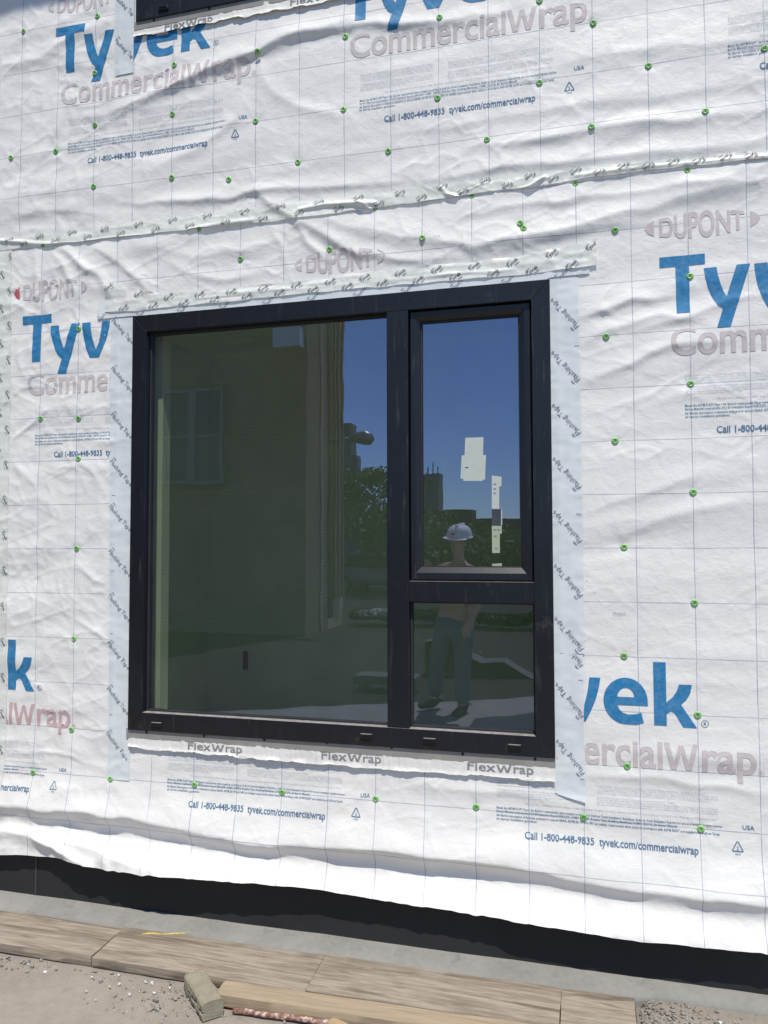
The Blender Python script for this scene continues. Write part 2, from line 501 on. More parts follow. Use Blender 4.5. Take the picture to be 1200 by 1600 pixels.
def wrap_material(name, xo, zo, tilt):
    mt, nt, p = nodes_of(name)
    v, h, tw, c, s = grid_mask(nt, xo, zo, .0032, .0032, tilt)
    cloud = noise(nt, c, 1.7, 5, .6)
    base = ramp(nt, cloud, [(.3, (.805, .798, .782)), (.7, (.868, .858, .832))])
    fib = noise(nt, coords(nt, (260, 260, 90)), 1.0, 3, .6)
    base = mix(nt, math_n(nt, 'MULTIPLY', fib, .10), base, (.62, .63, .65))
    # scuffs and dirt, more of it low down
    sc = noise(nt, c, 5.5, 8, .68)
    dirt = math_n(nt, 'MULTIPLY', ramp(nt, sc, [(.60, 0.0), (.76, 1.0)]), .28)
    base = mix(nt, dirt, base, (.56, .53, .49))
    spk = nt.nodes.new('ShaderNodeTexVoronoi'); spk.inputs['Scale'].default_value = 21.0
    nt.links.new(c, spk.inputs['Vector'])
    sp1 = math_n(nt, 'LESS_THAN', spk.outputs['Distance'], .045)
    sp1 = math_n(nt, 'MULTIPLY', sp1, math_n(nt, 'GREATER_THAN', noise(nt, c, 2.3, 3), .62))
    base = mix(nt, math_n(nt, 'MULTIPLY', sp1, .7), base, (.22, .19, .16))
    fade = ramp(nt, noise(nt, c, 6.0, 3), [(.3, .45), (.62, 1.0)])
    base = mix(nt, math_n(nt, 'MULTIPLY', tw, .16), base, (.45, .55, .74))
    base = mix(nt, math_n(nt, 'MULTIPLY', math_n(nt, 'MULTIPLY', math_n(nt, 'MAXIMUM', v, h), fade), .66), base, (.17, .22, .36))
    nt.links.new(base, p.inputs['Base Color'])
    p.inputs['Roughness'].default_value = .52
    p.inputs['Specular IOR Level'].default_value = .35
    cr = nt.nodes.new('ShaderNodeTexNoise'); cr.inputs['Scale'].default_value = 16; cr.inputs['Detail'].default_value = 6
    cr.inputs['Roughness'].default_value = .6; cr.inputs['Distortion'].default_value = 1.2
    nt.links.new(c, cr.inputs['Vector'])
    b1 = bump(nt, cr.outputs['Fac'], .20, .010)
    vw = nt.nodes.new('ShaderNodeVectorMath'); vw.operation = 'ADD'
    nz = nt.nodes.new('ShaderNodeTexNoise'); nz.inputs['Scale'].default_value = 9; nz.inputs['Detail'].default_value = 4
    nt.links.new(c, nz.inputs['Vector'])
    vs_ = nt.nodes.new('ShaderNodeVectorMath'); vs_.operation = 'SCALE'; vs_.inputs['Scale'].default_value = .09
    nt.links.new(nz.outputs['Color'], vs_.inputs[0]); nt.links.new(c, vw.inputs[0]); nt.links.new(vs_.outputs[0], vw.inputs[1])
    for vsc, st, di in ((13, .22, .006), (31, .18, .003)):
        vc = nt.nodes.new('ShaderNodeTexVoronoi'); vc.inputs['Scale'].default_value = vsc
        nt.links.new(vw.outputs[0], vc.inputs['Vector'])
        pm = math_n(nt, 'MULTIPLY', vc.outputs['Distance'], ramp(nt, noise(nt, c, 2.1, 3), [(.35, .25), (.68, 1.0)]))
        b1 = bump(nt, pm, st, di, b1)
    b2 = bump(nt, noise(nt, coords(nt, (1, 1, 2.2), (0, R(18), 0)), 38, 5, .6, .8), .22, .004, b1)
    b3 = bump(nt, fib, .10, .001, b2)
    nt.links.new(b3, p.inputs['Normal'])
    return mt

UPX, UPZ, UPTILT = .275 % CELL, 1.6725, -.0095
M = {}
M['wrap_low'] = wrap_material('house wrap lower', 0.0, 0.0, 0.0)
M['wrap_up'] = wrap_material('house wrap upper', UPX, UPZ, UPTILT)

def tape_material(name, col, alpha_through, grid=None, rough=.42, bs=.5, bsc=30):
    mt, nt, p = nodes_of(name)
    c = coords(nt)
    f = noise(nt, c, 14, 5, .6)
    base = ramp(nt, f, [(.3, tuple(k * .93 for k in col)), (.7, col)])
    if grid:
        v, h, tw, _, _ = grid_mask(nt, grid[0], grid[1], .0026, .0026, grid[2])
        base = mix(nt, math_n(nt, 'MULTIPLY', v, grid[3]), base, (.25, .28, .36))
    nt.links.new(base, p.inputs['Base Color'])
    p.inputs['Roughness'].default_value = rough
    nt.links.new(bump(nt, noise(nt, c, bsc, 5, .6, 1.0), bs, .004), p.inputs['Normal'])
    if alpha_through > 0:
        tr = nt.nodes.new('ShaderNodeBsdfTransparent')
        ms = nt.nodes.new('ShaderNodeMixShader')
        ms.inputs[0].default_value = alpha_through
        nt.links.new(p.outputs[0], ms.inputs[1]); nt.links.new(tr.outputs[0], ms.inputs[2])
        nt.links.new(ms.outputs[0], nt.nodes['Material Output'].inputs['Surface'])
    return mt
M['seam_tape'] = tape_material('seam tape', (.88, .90, .85), .15, None, .38, .55, 26)
M['head_tape'] = tape_material('head seam tape', (.89, .90, .86), .14, None, .38, .55, 26)
M['flash_tape'] = tape_material('flashing tape', (.765, .81, .835), .04, None, .40, .35, 9)
M['flex'] = tape_material('flex wrap', (.85, .84, .81), 0, None, .6, .45, 90)

def ink(name, col, wear=.25, rough=.5):
    mt, nt, p = nodes_of(name)
    c = coords(nt)
    f = noise(nt, c, 55, 6, .7)
    lite = tuple(k + (.8 - k) * wear * .55 for k in col)
    nt.links.new(ramp(nt, f, [(.42, col), (.75, lite)]), p.inputs['Base Color'])
    p.inputs['Roughness'].default_value = rough
    p.inputs['Specular IOR Level'].default_value = .3
    cr = nt.nodes.new('ShaderNodeTexNoise'); cr.inputs['Scale'].default_value = 16; cr.inputs['Detail'].default_value = 6
    cr.inputs['Roughness'].default_value = .6; cr.inputs['Distortion'].default_value = 1.2
    nt.links.new(c, cr.inputs['Vector'])
    nt.links.new(bump(nt, cr.outputs['Fac'], .20, .010), p.inputs['Normal'])
    return mt
M['blue'] = ink('wordmark blue', (.022, .200, .430), .22)
M['rose'] = ink('faded rose ink', (.605, .545, .55), .3)
M['pink'] = ink('pink ink', (.60, .42, .43), .3)
M['red'] = ink('red ink', (.55, .10, .12), .3)
M['navy'] = ink('slate blue ink', (.10, .20, .33), .25)
M['grey'] = ink('pale grey ink', (.47, .50, .57), .3)
M['dark'] = ink('black ink', (.13, .14, .16), .3)
M['dim'] = ink('dark slate ink', (.25, .27, .32), .3)
M['flexink'] = ink('grey ink', (.25, .25, .255), .3)

def frame_material():
    mt, nt, p = nodes_of('black window frame')
    c = coords(nt)
    f = noise(nt, c, 6, 6, .6)
    base = ramp(nt, f, [(.3, (.0092, .0105, .0150)), (.75, (.0130, .0145, .0200))])
    geo = nt.nodes.new('ShaderNodeNewGeometry')
    up = sep(nt, geo.outputs['Normal'])[2]
    upm = ramp(nt, up, [(.55, 0.0), (.95, 1.0)])
    st = noise(nt, coords(nt, (70, 70, 5)), 1.0, 6, .65)
    streak = math_n(nt, 'MULTIPLY', ramp(nt, st, [(.58, 0.0), (.78, 1.0)]), .12)
    dn = noise(nt, c, 40, 6, .7)
    dust = math_n(nt, 'MULTIPLY', upm, ramp(nt, dn, [(.25, .35), (.7, .95)]))
    sm = math_n(nt, 'MULTIPLY', ramp(nt, noise(nt, c, 11, 8, .7), [(.62, 0.0), (.72, 1.0)]), .10)
    f2 = math_n(nt, 'MAXIMUM', math_n(nt, 'MAXIMUM', dust, streak), sm)
    base = mix(nt, f2, base, (.36, .34, .31))
    vo = nt.nodes.new('ShaderNodeTexVoronoi'); vo.inputs['Scale'].default_value = 34
    nt.links.new(c, vo.inputs['Vector'])
    fleck = math_n(nt, 'MULTIPLY', math_n(nt, 'LESS_THAN', vo.outputs['Distance'], .035), math_n(nt, 'GREATER_THAN', noise(nt, c, 7, 2), .60))
    base = mix(nt, math_n(nt, 'MULTIPLY', fleck, .7), base, (.5, .48, .45))
    nt.links.new(base, p.inputs['Base Color'])
    nt.links.new(ramp(nt, f2, [(0, .34), (.4, .75)]), p.inputs['Roughness'])
    p.inputs['Specular IOR Level'].default_value = .45
    return mt
M['frame'] = frame_material()
M['gasket'] = plain('rubber gasket', (.03, .03, .032), .7)
M['flange'] = plain('grey nailing flange', (.30, .29, .27), .5, .12, 12, .5)
M['hole'] = plain('dark screw head', (.02, .02, .02), .6)

def glass_material():
    mt, nt, p = nodes_of('coated window glass')
    nt.nodes.remove(p)
    out = nt.nodes['Material Output']
    c = coords(nt)
    tr = nt.nodes.new('ShaderNodeBsdfTransparent'); tr.inputs[0].default_value = (.66, .73, .60, 1)
    gl = nt.nodes.new('ShaderNodeBsdfGlossy'); gl.inputs['Roughness'].default_value = 0.0
    gl.inputs[0].default_value = (.53, .60, .90, 1)
    wav = bump(nt, noise(nt, c, 2.2, 2), .03, .02)
    nt.links.new(wav, gl.inputs['Normal'])
    geo = nt.nodes.new('ShaderNodeNewGeometry')
    dt = nt.nodes.new('ShaderNodeVectorMath'); dt.operation = 'DOT_PRODUCT'
    nt.links.new(geo.outputs['Incoming'], dt.inputs[0]); nt.links.new(geo.outputs['Normal'], dt.inputs[1])
    cosv = math_n(nt, 'ABSOLUTE', dt.outputs['Value'])
    sch = math_n(nt, 'MULTIPLY', math_n(nt, 'POWER', math_n(nt, 'SUBTRACT', 1.0, cosv), 5.0), .7)
    fac = math_n(nt, 'ADD', sch, GLASS_R, clamp=True)
    ms = nt.nodes.new('ShaderNodeMixShader')
    nt.links.new(fac, ms.inputs[0]); nt.links.new(tr.outputs[0], ms.inputs[1]); nt.links.new(gl.outputs[0], ms.inputs[2])
    # dust specks and a light film
    df = nt.nodes.new('ShaderNodeBsdfDiffuse'); df.inputs[0].default_value = (.62, .62, .58, 1)
    vo = nt.nodes.new('ShaderNodeTexVoronoi'); vo.inputs['Scale'].default_value = 30
    nt.links.new(c, vo.inputs['Vector'])
    sp_ = math_n(nt, 'MULTIPLY', math_n(nt, 'LESS_THAN', vo.outputs['Distance'], .05), math_n(nt, 'GREATER_THAN', noise(nt, c, 9, 3), .60))
    film = math_n(nt, 'MULTIPLY', ramp(nt, noise(nt, c, 3, 7, .7), [(.35, .3), (.75, 1.0)]), .022)
    d = math_n(nt, 'MAXIMUM', math_n(nt, 'MULTIPLY', sp_, .35), film)
    ms2 = nt.nodes.new('ShaderNodeMixShader')
    nt.links.new(d, ms2.inputs[0]); nt.links.new(ms.outputs[0], ms2.inputs[1]); nt.links.new(df.outputs[0], ms2.inputs[2])
    nt.links.new(ms2.outputs[0], out.inputs['Surface'])
    return mt
GLASS_R = .32
M['glass'] = glass_material()

M['sticker'] = plain('sticker paper', (.52, .57, .54), .6, .04, 30)
M['sticker_yellow'] = plain('yellowed sticker paper', (.40, .45, .33), .6, .05, 30)
M['sticker_dark'] = plain('dark sticker print', (.05, .06, .08), .6, .2, 30)
M['membrane'] = plain('black damp proof membrane', (.026, .0265, .029), .6, .16, 5, .3, bump_s=.15, bump_scale=30)
M['lap'] = plain('membrane lap tape', (.07, .07, .07), .6)
M['sheathing'] = plain('sheathing', (.3, .25, .18), .8)
M['room'] = plain('unlit plaster', (.77, .82, .72), .9, .08, 2.5)
M['liner'] = plain('jamb board', (.78, .82, .72), .8, .06, 4)
M['socket'] = plain('socket box', (.02, .025, .02), .6)

def concrete(name, c0, c1, scale=6, dust=.3, bs=.5, bsc=80):
    mt, nt, p = nodes_of(name)
    c = coords(nt)
    f = noise(nt, c, scale, 8, .62)
    g = noise(nt, c, scale * 9, 6, .7)
    base = ramp(nt, f, [(.28, c0), (.72, c1)])
    base = mix(nt, math_n(nt, 'MULTIPLY', ramp(nt, g, [(.35, 0.0), (.7, 1.0)]), dust), base, tuple(k * 1.35 for k in c1))
    st = noise(nt, c, scale * 2.2, 7, .7, .6)
    base = mix(nt, math_n(nt, 'MULTIPLY', ramp(nt, st, [(.58, 0.0), (.72, 1.0)]), .55), base, tuple(k * .62 for k in c0))
    nt.links.new(base, p.inputs['Base Color'])
    p.inputs['Roughness'].default_value = .92
    p.inputs['Specular IOR Level'].default_value = .2
    b1 = bump(nt, g, bs, .006)
    nt.links.new(bump(nt, noise(nt, c, bsc * 2.5, 6, .7), bs, .003, b1), p.inputs['Normal'])
    return mt
M['ledge'] = concrete('footing concrete', (.20, .20, .185), (.285, .28, .26), 5, .25, .35)
M['ground'] = concrete('dusty concrete ground', (.226, .199, .170), (.294, .260, .224), 3.2, .35, .45)
M['chunk'] = concrete('old mortar', (.26, .23, .165), (.38, .345, .265), 22, .3, .8)
M['rubble'] = concrete('rubble', (.22, .20, .17), (.36, .335, .295), 30, .4, .6)
M['soil'] = plain('dark soil', (.034, .021, .014), .95, .4, 6)
M['white_bits'] = plain('plaster crumbs', (.62, .60, .56), .9, .2, 60)

def wood(name, dark, light, axis_scale=(1.6, 22, 22), grain=1.0, stain=.35, rough=.8):
    mt, nt, p = nodes_of(name)
    oi = nt.nodes.new('ShaderNodeObjectInfo')
    tc = nt.nodes.new('ShaderNodeTexCoord')
    mp = nt.nodes.new('ShaderNodeMapping'); mp.inputs['Scale'].default_value = axis_scale
    va = nt.nodes.new('ShaderNodeVectorMath'); va.operation = 'ADD'
    sc = nt.nodes.new('ShaderNodeVectorMath'); sc.operation = 'SCALE'
    cmb = nt.nodes.new('ShaderNodeCombineXYZ')
    for k in range(3): nt.links.new(oi.outputs['Random'], cmb.inputs[k])
    nt.links.new(cmb.outputs[0], sc.inputs[0]); sc.inputs['Scale'].default_value = 37.0
    nt.links.new(tc.outputs['Object'], va.inputs[0]); nt.links.new(sc.outputs[0], va.inputs[1])
    nt.links.new(va.outputs[0], mp.inputs['Vector'])
    v = mp.outputs[0]
    f = noise(nt, v, 1.0, 6, .6, 1.6)
    fine = noise(nt, v, 5.5, 5, .65, .5)
    base = ramp(nt, f, [(.3, dark), (.52, light), (.75, tuple(k * .8 for k in light))])
    base = mix(nt, math_n(nt, 'MULTIPLY', ramp(nt, fine, [(.35, 1.0), (.6, 0.0)]), .55 * grain), base, tuple(k * .55 for k in dark))
    blot = noise(nt, va.outputs[0], 5, 7, .65)
    base = mix(nt, math_n(nt, 'MULTIPLY', ramp(nt, blot, [(.52, 0.0), (.72, 1.0)]), stain), base, (.33, .295, .25))
    kn = noise(nt, mp.outputs[0], .45, 3, .5, 3.0)
    base = mix(nt, math_n(nt, 'MULTIPLY', ramp(nt, kn, [(.61, 0.0), (.67, 1.0)]), .6), base, tuple(k * .4 for k in dark))
    nt.links.new(base, p.inputs['Base Color'])
    p.inputs['Roughness'].default_value = rough
    p.inputs['Specular IOR Level'].default_value = .25
    nt.links.new(bump(nt, fine, .45, .004, bump(nt, f, .3, .006)), p.inputs['Normal'])
    return mt
M['plank'] = wood('weathered plank', (.205, .166, .128), (.370, .310, .245), (1.3, 17, 17), 1.1, .6)
M['lumber'] = wood('sawn lumber', (.27, .20, .13), (.39, .31, .215), (1.2, 16, 16), .5, .12)
M['offcut'] = wood('fresh offcut', (.30, .21, .12), (.44, .32, .20), (1.2, 20, 20), .5, .05)

def rod_material():
    mt, nt, p = nodes_of('flaking red paint')
    c = coords(nt)
    f = noise(nt, c, 70, 6, .7)
    nt.links.new(ramp(nt, f, [(.36, (.16, .065, .045)), (.50, (.27, .13, .095)), (.60, (.58, .50, .43))]), p.inputs['Base Color'])
    p.inputs['Roughness'].default_value = .6
    nt.links.new(bump(nt, f, .8, .004), p.inputs['Normal'])
    return mt
M['rod'] = rod_material()
M['yellow'] = plain('yellow twine', (.55, .45, .10), .7, .25, 120)

def cap_material():
    mt, nt, p = nodes_of('green cap plastic')
    oi = nt.nodes.new('ShaderNodeObjectInfo')
    nt.links.new(ramp(nt, oi.outputs['Random'], [(0, (.19, .46, .13)), (1, (.28, .57, .20))]), p.inputs['Base Color'])
    p.inputs['Roughness'].default_value = .38
    return mt
M['cap'] = cap_material()
M['nail'] = plain('nail head', (.09, .22, .08), .45)

def brick_material(name='brown brickwork', k=1.0):
    mt, nt, p = nodes_of(name)
    c = coords(nt)
    s = sep(nt, c)
    cmb = nt.nodes.new('ShaderNodeCombineXYZ')
    nt.links.new(math_n(nt, 'ADD', s[0], s[1]), cmb.inputs[0]); nt.links.new(s[2], cmb.inputs[1])
    br = nt.nodes.new('ShaderNodeTexBrick')
    br.inputs['Scale'].default_value = 1.0
    br.inputs['Brick Width'].default_value = .215; br.inputs['Row Height'].default_value = .075
    br.inputs['Mortar Size'].default_value = .009
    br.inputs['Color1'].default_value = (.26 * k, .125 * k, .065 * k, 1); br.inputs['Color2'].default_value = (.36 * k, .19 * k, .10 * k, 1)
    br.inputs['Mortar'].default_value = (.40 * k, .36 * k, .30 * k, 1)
    nt.links.new(cmb.outputs[0], br.inputs['Vector'])
    nt.links.new(br.outputs['Color'], p.inputs['Base Color'])
    p.inputs['Roughness'].default_value = .9
    nt.links.new(bump(nt, br.outputs['Fac'], -.6, .01), p.inputs['Normal'])
    return mt
M['brick_sunlit'] = brick_material('brickwork with painted sunlight', 2.2)  # lighter copy of the brick, sunlight on the side wall put into its colour
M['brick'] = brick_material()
M['stone'] = plain('stone trim', (.20, .17, .14), .85, .15, 6)
M['pane_dark'] = plain('far window pane', (.05, .06, .07), .1, .1, 2, .6)
M['whitepaint'] = plain('white paint', (.70, .70, .70), .5, .06, 5)
M['greypaint'] = plain('grey window paint', (.30, .30, .29), .6, .06, 5)
M['downpipe'] = plain('brown downpipe', (.42, .27, .20), .5, .1, 4)
M['steel'] = plain('weathered steel', (.28, .29, .31), .4, .1, 6, .5, .6)
M['tower'] = plain('blue glass tower', (.10, .14, .22), .5, .2, .15)
M['tower2'] = plain('grey tower concrete', (.15, .165, .20), .7, .2, .2)
M['roof'] = plain('dark cladding', (.022, .022, .026), .7, .2, 1)
M['bark'] = plain('bark', (.06, .045, .03), .9, .3, 14)
def leaf_material(name, a, b):
    mt, nt, p = nodes_of(name)
    f = noise(nt, coords(nt), 1.6, 4, .7)
    nt.links.new(ramp(nt, f, [(.3, a), (.7, b)]), p.inputs['Base Color'])
    p.inputs['Roughness'].default_value = .7
    return mt
M['leaf'] = leaf_material('leaves', (.065, .125, .030), (.150, .235, .060))
M['hedge'] = leaf_material('hedge leaves', (.025, .045, .018), (.055, .085, .03))
M['petal'] = plain('white petals', (.78, .76, .66), .7, .05, 20)
M['asphalt'] = plain('asphalt', (.05, .05, .052), .9, .2, 5)
M['car_white'] = plain('car paint', (.30, .31, .34), .25, .04, 3, .6)
M['car_glass'] = plain('car glass', (.02, .025, .03), .08, .05, 3, .6)
M['tyre'] = plain('tyre rubber', (.02, .02, .02), .85)
M['brownwall'] = plain('dark brown retaining wall', (.055, .038, .024), .85, .35, 5)
M['coping'] = plain('pale coping', (.13, .12, .10), .8, .12, 6)
M['shade_standin'] = plain('grey tarp', (.04, .042, .05), .85, .25, 6, .5)  # dark colour of the sheet that stands in for a shadow-like shape
M['skin'] = plain('skin', (.50, .30, .22), .55, .08, 12)
M['shirt'] = plain('grey brown shirt', (.48, .27, .16), .85, .12, 14)
M['jeans'] = plain('blue jeans', (.085, .118, .165), .85, .2, 18)
M['boot'] = plain('dark boots', (.03, .025, .02), .6, .2, 15)
M['hat'] = plain('white hard hat', (.84, .83, .80), .75, .03, 5, .5)
M['hatlogo'] = plain('orange hat sticker', (.60, .22, .12), .5, .1, 40)
M['hair'] = plain('dark hair', (.02, .016, .013), .6, .2, 40)
M['phone'] = plain('black phone', (.02, .02, .02), .2)

# ------------------------------------------------------------------ ground and wall
GZ = -1.638
def grid_mesh(xs, ys, zf, smooth=True):
    X, Y = np.meshgrid(xs, ys)
    Z = zf(X, Y)
    n = len(xs)
    v = np.stack([X.ravel(), Y.ravel(), Z.ravel()], 1)
    f = [(j * n + i, j * n + i + 1, (j + 1) * n + i + 1, (j + 1) * n + i) for j in range(len(ys) - 1) for i in range(n - 1)]
    return new_mesh('sheet', v, f, smooth)

def ground_z(X, Y):
    near = sstep(-2.5, -1.0, Y)
    mound = .034 * sstep(2.585, 2.66, X) * sstep(-.46, -.12, Y)
    return GZ + mound + near * (.004 * n1(X / .5, Y / .4) + .0025 * n2(X / .11, Y / .11)) - .006
def pav_edge(x): return np.clip(-4.72 - .50 * (x - .42), -11.0, -2.6)
def pavement_mesh():
    xs = np.concatenate([np.linspace(-30, -3, 30), np.linspace(-2, 4.5, 260), np.linspace(6, 30, 12)])
    rows = [(pav_edge(xs), np.full_like(xs, GZ - .26)), (pav_edge(xs) + .01, None)]
    for t in np.linspace(0, 1, 9)[1:]: rows.append((pav_edge(xs) * (1 - t) + -1.1 * t, None))
    for y in np.linspace(-1.1, .06, 90)[1:]: rows.append((np.full_like(xs, y), None))
    Y = np.array([r_[0] for r_ in rows]); X = np.tile(xs, (len(rows), 1)); Z = ground_z(X, Y); Z[0] = GZ - .26
    n = len(xs)
    f = [(j * n + i, j * n + i + 1, (j + 1) * n + i + 1, (j + 1) * n + i) for j in range(len(rows) - 1) for i in range(n - 1)]
    return new_mesh('pavement', np.stack([X.ravel(), Y.ravel(), Z.ravel()], 1), f, True)
pav = tag(obj('pavement', pavement_mesh(), M['ground']), 'dusty pale concrete pavement in front of the wrapped wall', kind='structure')
soil_me = new_mesh('soil', [(-400, -900, GZ - .25), (400, -900, GZ - .25), (400, .3, GZ - .25), (-400, .3, GZ - .25)], [(0, 1, 2, 3)])
tag(obj('ground', soil_me, M['soil']), 'dark open ground beyond the pale pavement', kind='structure')
# concrete footing ledge: gently sloping top with a worn nose
def footing():
    xs = np.linspace(-2.0, 5.0, 350)
    prof = [(.05, -1.5725), (.02, -1.5725), (-.02, -1.575), (-.06, -1.581), (-.095, -1.590), (-.115, -1.600), (-.122, -1.615), (-.125, -1.66)]
    v = []; f = []
    n = len(prof)
    for x in xs:
        for k, (y, z) in enumerate(prof):
            wob = .004 * n1(np.array(x / .3), np.array(k * .7)) + .0015 * n2(np.array(x / .05), np.array(k * 1.3))
            v.append((x, (y * (1 - .42 * float(sstep(2.45, 2.72, np.array(x)))) if y < 0 else y) + (wob * 1.5 if k > 2 else 0), z + float(wob) * (.6 if 1 < k else 0)))
    for i in range(len(xs) - 1):
        for k in range(n - 1):
            f.append((i * n + k, i * n + k + 1, (i + 1) * n + k + 1, (i + 1) * n + k))
    return new_mesh('footing', v, f, True)
tag(obj('footing_ledge', footing(), M['ledge']), 'grey concrete footing ledge under the black membrane strip', 'footing')

# the wall behind the wrap, with openings for the windows
wall = empty('building_wall', (1.4, 0.1, GZ))
tag(wall, 'sheathed building wall behind the white wrap with a black membrane strip at its foot', 'wall')
def rel(b, o):
    L = o.location
    return (b[0] - L.x, b[1] - L.x, b[2] - L.y, b[3] - L.y, b[4] - L.z, b[5] - L.z)
ox0, ox1 = WX0 + .006, WX1 - .006
for b in [(-2, ox0, .022, .12, -1.57, 6.2), (ox1, 5, .022, .12, -1.57, 6.2), (ox0 + .001, ox1 - .001, .022, .12, -1.57, WZ0 + .03),
          (ox0 + .001, ox1 - .001, .022, .12, WZ1 - .02, WZ0 + STOREY + .02), (ox0 + .001, ox1 - .001, .022, .12, WZ1 + STOREY - .02, 6.2)]:
    box('sheathing', rel(b, wall), M['sheathing'], wall)
def membrane():
    xs = np.concatenate([np.linspace(-2, -.4, 12), np.linspace(-.35, 3.2, 150), np.linspace(3.4, 5, 8)])
    zs = np.linspace(-1.605, -1.15, 26)
    X, Z = np.meshgrid(xs, zs)
    Y = -.002 - .002 * n1(X / .25, Z / .2) - .001 * n3(X / .06, Z / .06)
    n = len(xs)
    f = [(j * n + i, j * n + i + 1, (j + 1) * n + i + 1, (j + 1) * n + i) for j in range(len(zs) - 1) for i in range(n - 1)]
    return np.stack([X.ravel(), Y.ravel(), Z.ravel()], 1) - np.array(wall.location), f
mv, mf = membrane()
obj('membrane_strip', new_mesh('membrane', mv, mf, True), M['membrane'], wall)
lx0, lz0 = W(57, 1402); lx1, lz1 = W(62, 1338)
box('membrane_lap', rel((lx0 - .004, lx0 + .002, -.006, .0, -1.57, -1.40), wall), M['lap'], wall)

# ------------------------------------------------------------------ house wrap sheets
def axis_samples(a, lo, hi, b, fine, coarse):
    return np.concatenate([np.arange(a, lo, coarse), np.arange(lo, hi, fine), np.arange(hi, b + coarse, coarse)])

def wrap_mesh(kind):
    xs = axis_samples(-1.6, -.42, 3.35, 4.6, .0078, .06)
    if kind == 'low':
        zs = np.arange(-1.36, 1.475, .0095)
        vs = np.concatenate([np.linspace(0, 1, 14, endpoint=False) - 1, np.zeros(0)])
        rows = []
        for t in np.linspace(0, 1, 17)[:-1]:
            hz = hem(xs)
            rows.append(hz * (1 - t) + (-1.30) * t)
        for z in np.arange(-1.30, 1.475, .0078):
            rows.append(np.full_like(xs, z))
        off = 0.0
    else:
        rows = []
        sz = seam_z(xs) - .012
        for t in np.linspace(0, 1, 6)[:-1]:
            rows.append(sz * (1 - t) + 1.50 * t)
        for z in np.concatenate([np.arange(1.50, 2.80, .0078), np.arange(2.80, 4.4, .06)]):
            rows.append(np.full_like(xs, z))
        off = .0022
    Z = np.array(rows); X = np.tile(xs, (len(rows), 1))
    Hh = H(X.ravel(), Z.ravel()) + off
    v = np.stack([X.ravel(), -Hh, Z.ravel()], 1)
    n = len(xs); f = []
    idx = np.arange(len(rows) * n).reshape(len(rows), n)
    a = idx[:-1, :-1]; b = idx[:-1, 1:]; c = idx[1:, 1:]; d = idx[1:, :-1]
    cx_ = (X[:-1, :-1] + X[1:, 1:]) / 2; cz_ = (Z[:-1, :-1] + Z[1:, 1:]) / 2
    hole = (cx_ > WX0 + .02) & (cx_ < WX1 - .02) & (((cz_ > WZ0 + .02) & (cz_ < WZ1 - .02)) | ((cz_ > WZ0 + STOREY + .02) & (cz_ < WZ1 + STOREY - .02)))
    F = np.stack([a, b, c, d], -1)[~hole]
    me = bpy.data.meshes.new('house_wrap')
    me.vertices.add(len(v)); me.vertices.foreach_set('co', v.ravel())
    me.loops.add(F.size); me.loops.foreach_set('vertex_index', F.ravel().astype(np.int32))
    me.polygons.add(len(F)); me.polygons.foreach_set('loop_start', np.arange(0, F.size, 4, dtype=np.int32))
    me.polygons.foreach_set('loop_total', np.full(len(F), 4, dtype=np.int32))
    me.polygons.foreach_set('use_smooth', np.ones(len(F), dtype=bool))
    me.update(calc_edges=True); me.validate()
    return me
wrap_low = tag(obj('house_wrap', wrap_mesh('low'), M['wrap_low']), 'white printed house wrap below the taped seam, around the big window', 'house wrap', 'sheets of house wrap')
wrap_up = tag(obj('house_wrap', wrap_mesh('up'), M['wrap_up']), 'white printed house wrap above the taped horizontal seam', 'house wrap', 'sheets of house wrap')

# ------------------------------------------------------------------ printing on the sheets
def curve_mesh(splines):
    c = bpy.data.curves.new('glyph', 'CURVE'); c.dimensions = '2D'; c.fill_mode = 'BOTH'
    for pts in splines:
        s = c.splines.new('POLY'); s.points.add(len(pts) - 1)
        for q, (x, y) in zip(s.points, pts): q.co = (x, y, 0, 1)
        s.use_cyclic_u = True
    o = bpy.data.objects.new('glyph', c)
    me = o.to_mesh()
    r = to_arrays(me)
    o.to_mesh_clear(); bpy.data.objects.remove(o); bpy.data.curves.remove(c)
    return r

def to_arrays(me):
    me.calc_loop_triangles()
    v = np.zeros(len(me.vertices) * 3); me.vertices.foreach_get('co', v)
    t = np.zeros(len(me.loop_triangles) * 3, dtype=np.int32); me.loop_triangles.foreach_get('vertices', t)
    return v.reshape(-1, 3)[:, :2].copy(), t.reshape(-1, 3).copy()

TCACHE = {}
def text(s, bold=0.0, res=2):
    k = (s, bold, res)
    if k not in TCACHE:
        c = bpy.data.curves.new('txt', 'FONT'); c.body = s; c.size = 1; c.offset = bold; c.resolution_u = res
        o = bpy.data.objects.new('txt', c)
        me = o.to_mesh()
        TCACHE[k] = to_arrays(me)
        o.to_mesh_clear(); bpy.data.objects.remove(o); bpy.data.curves.remove(c)
    v, t = TCACHE[k]
    return v.copy(), t

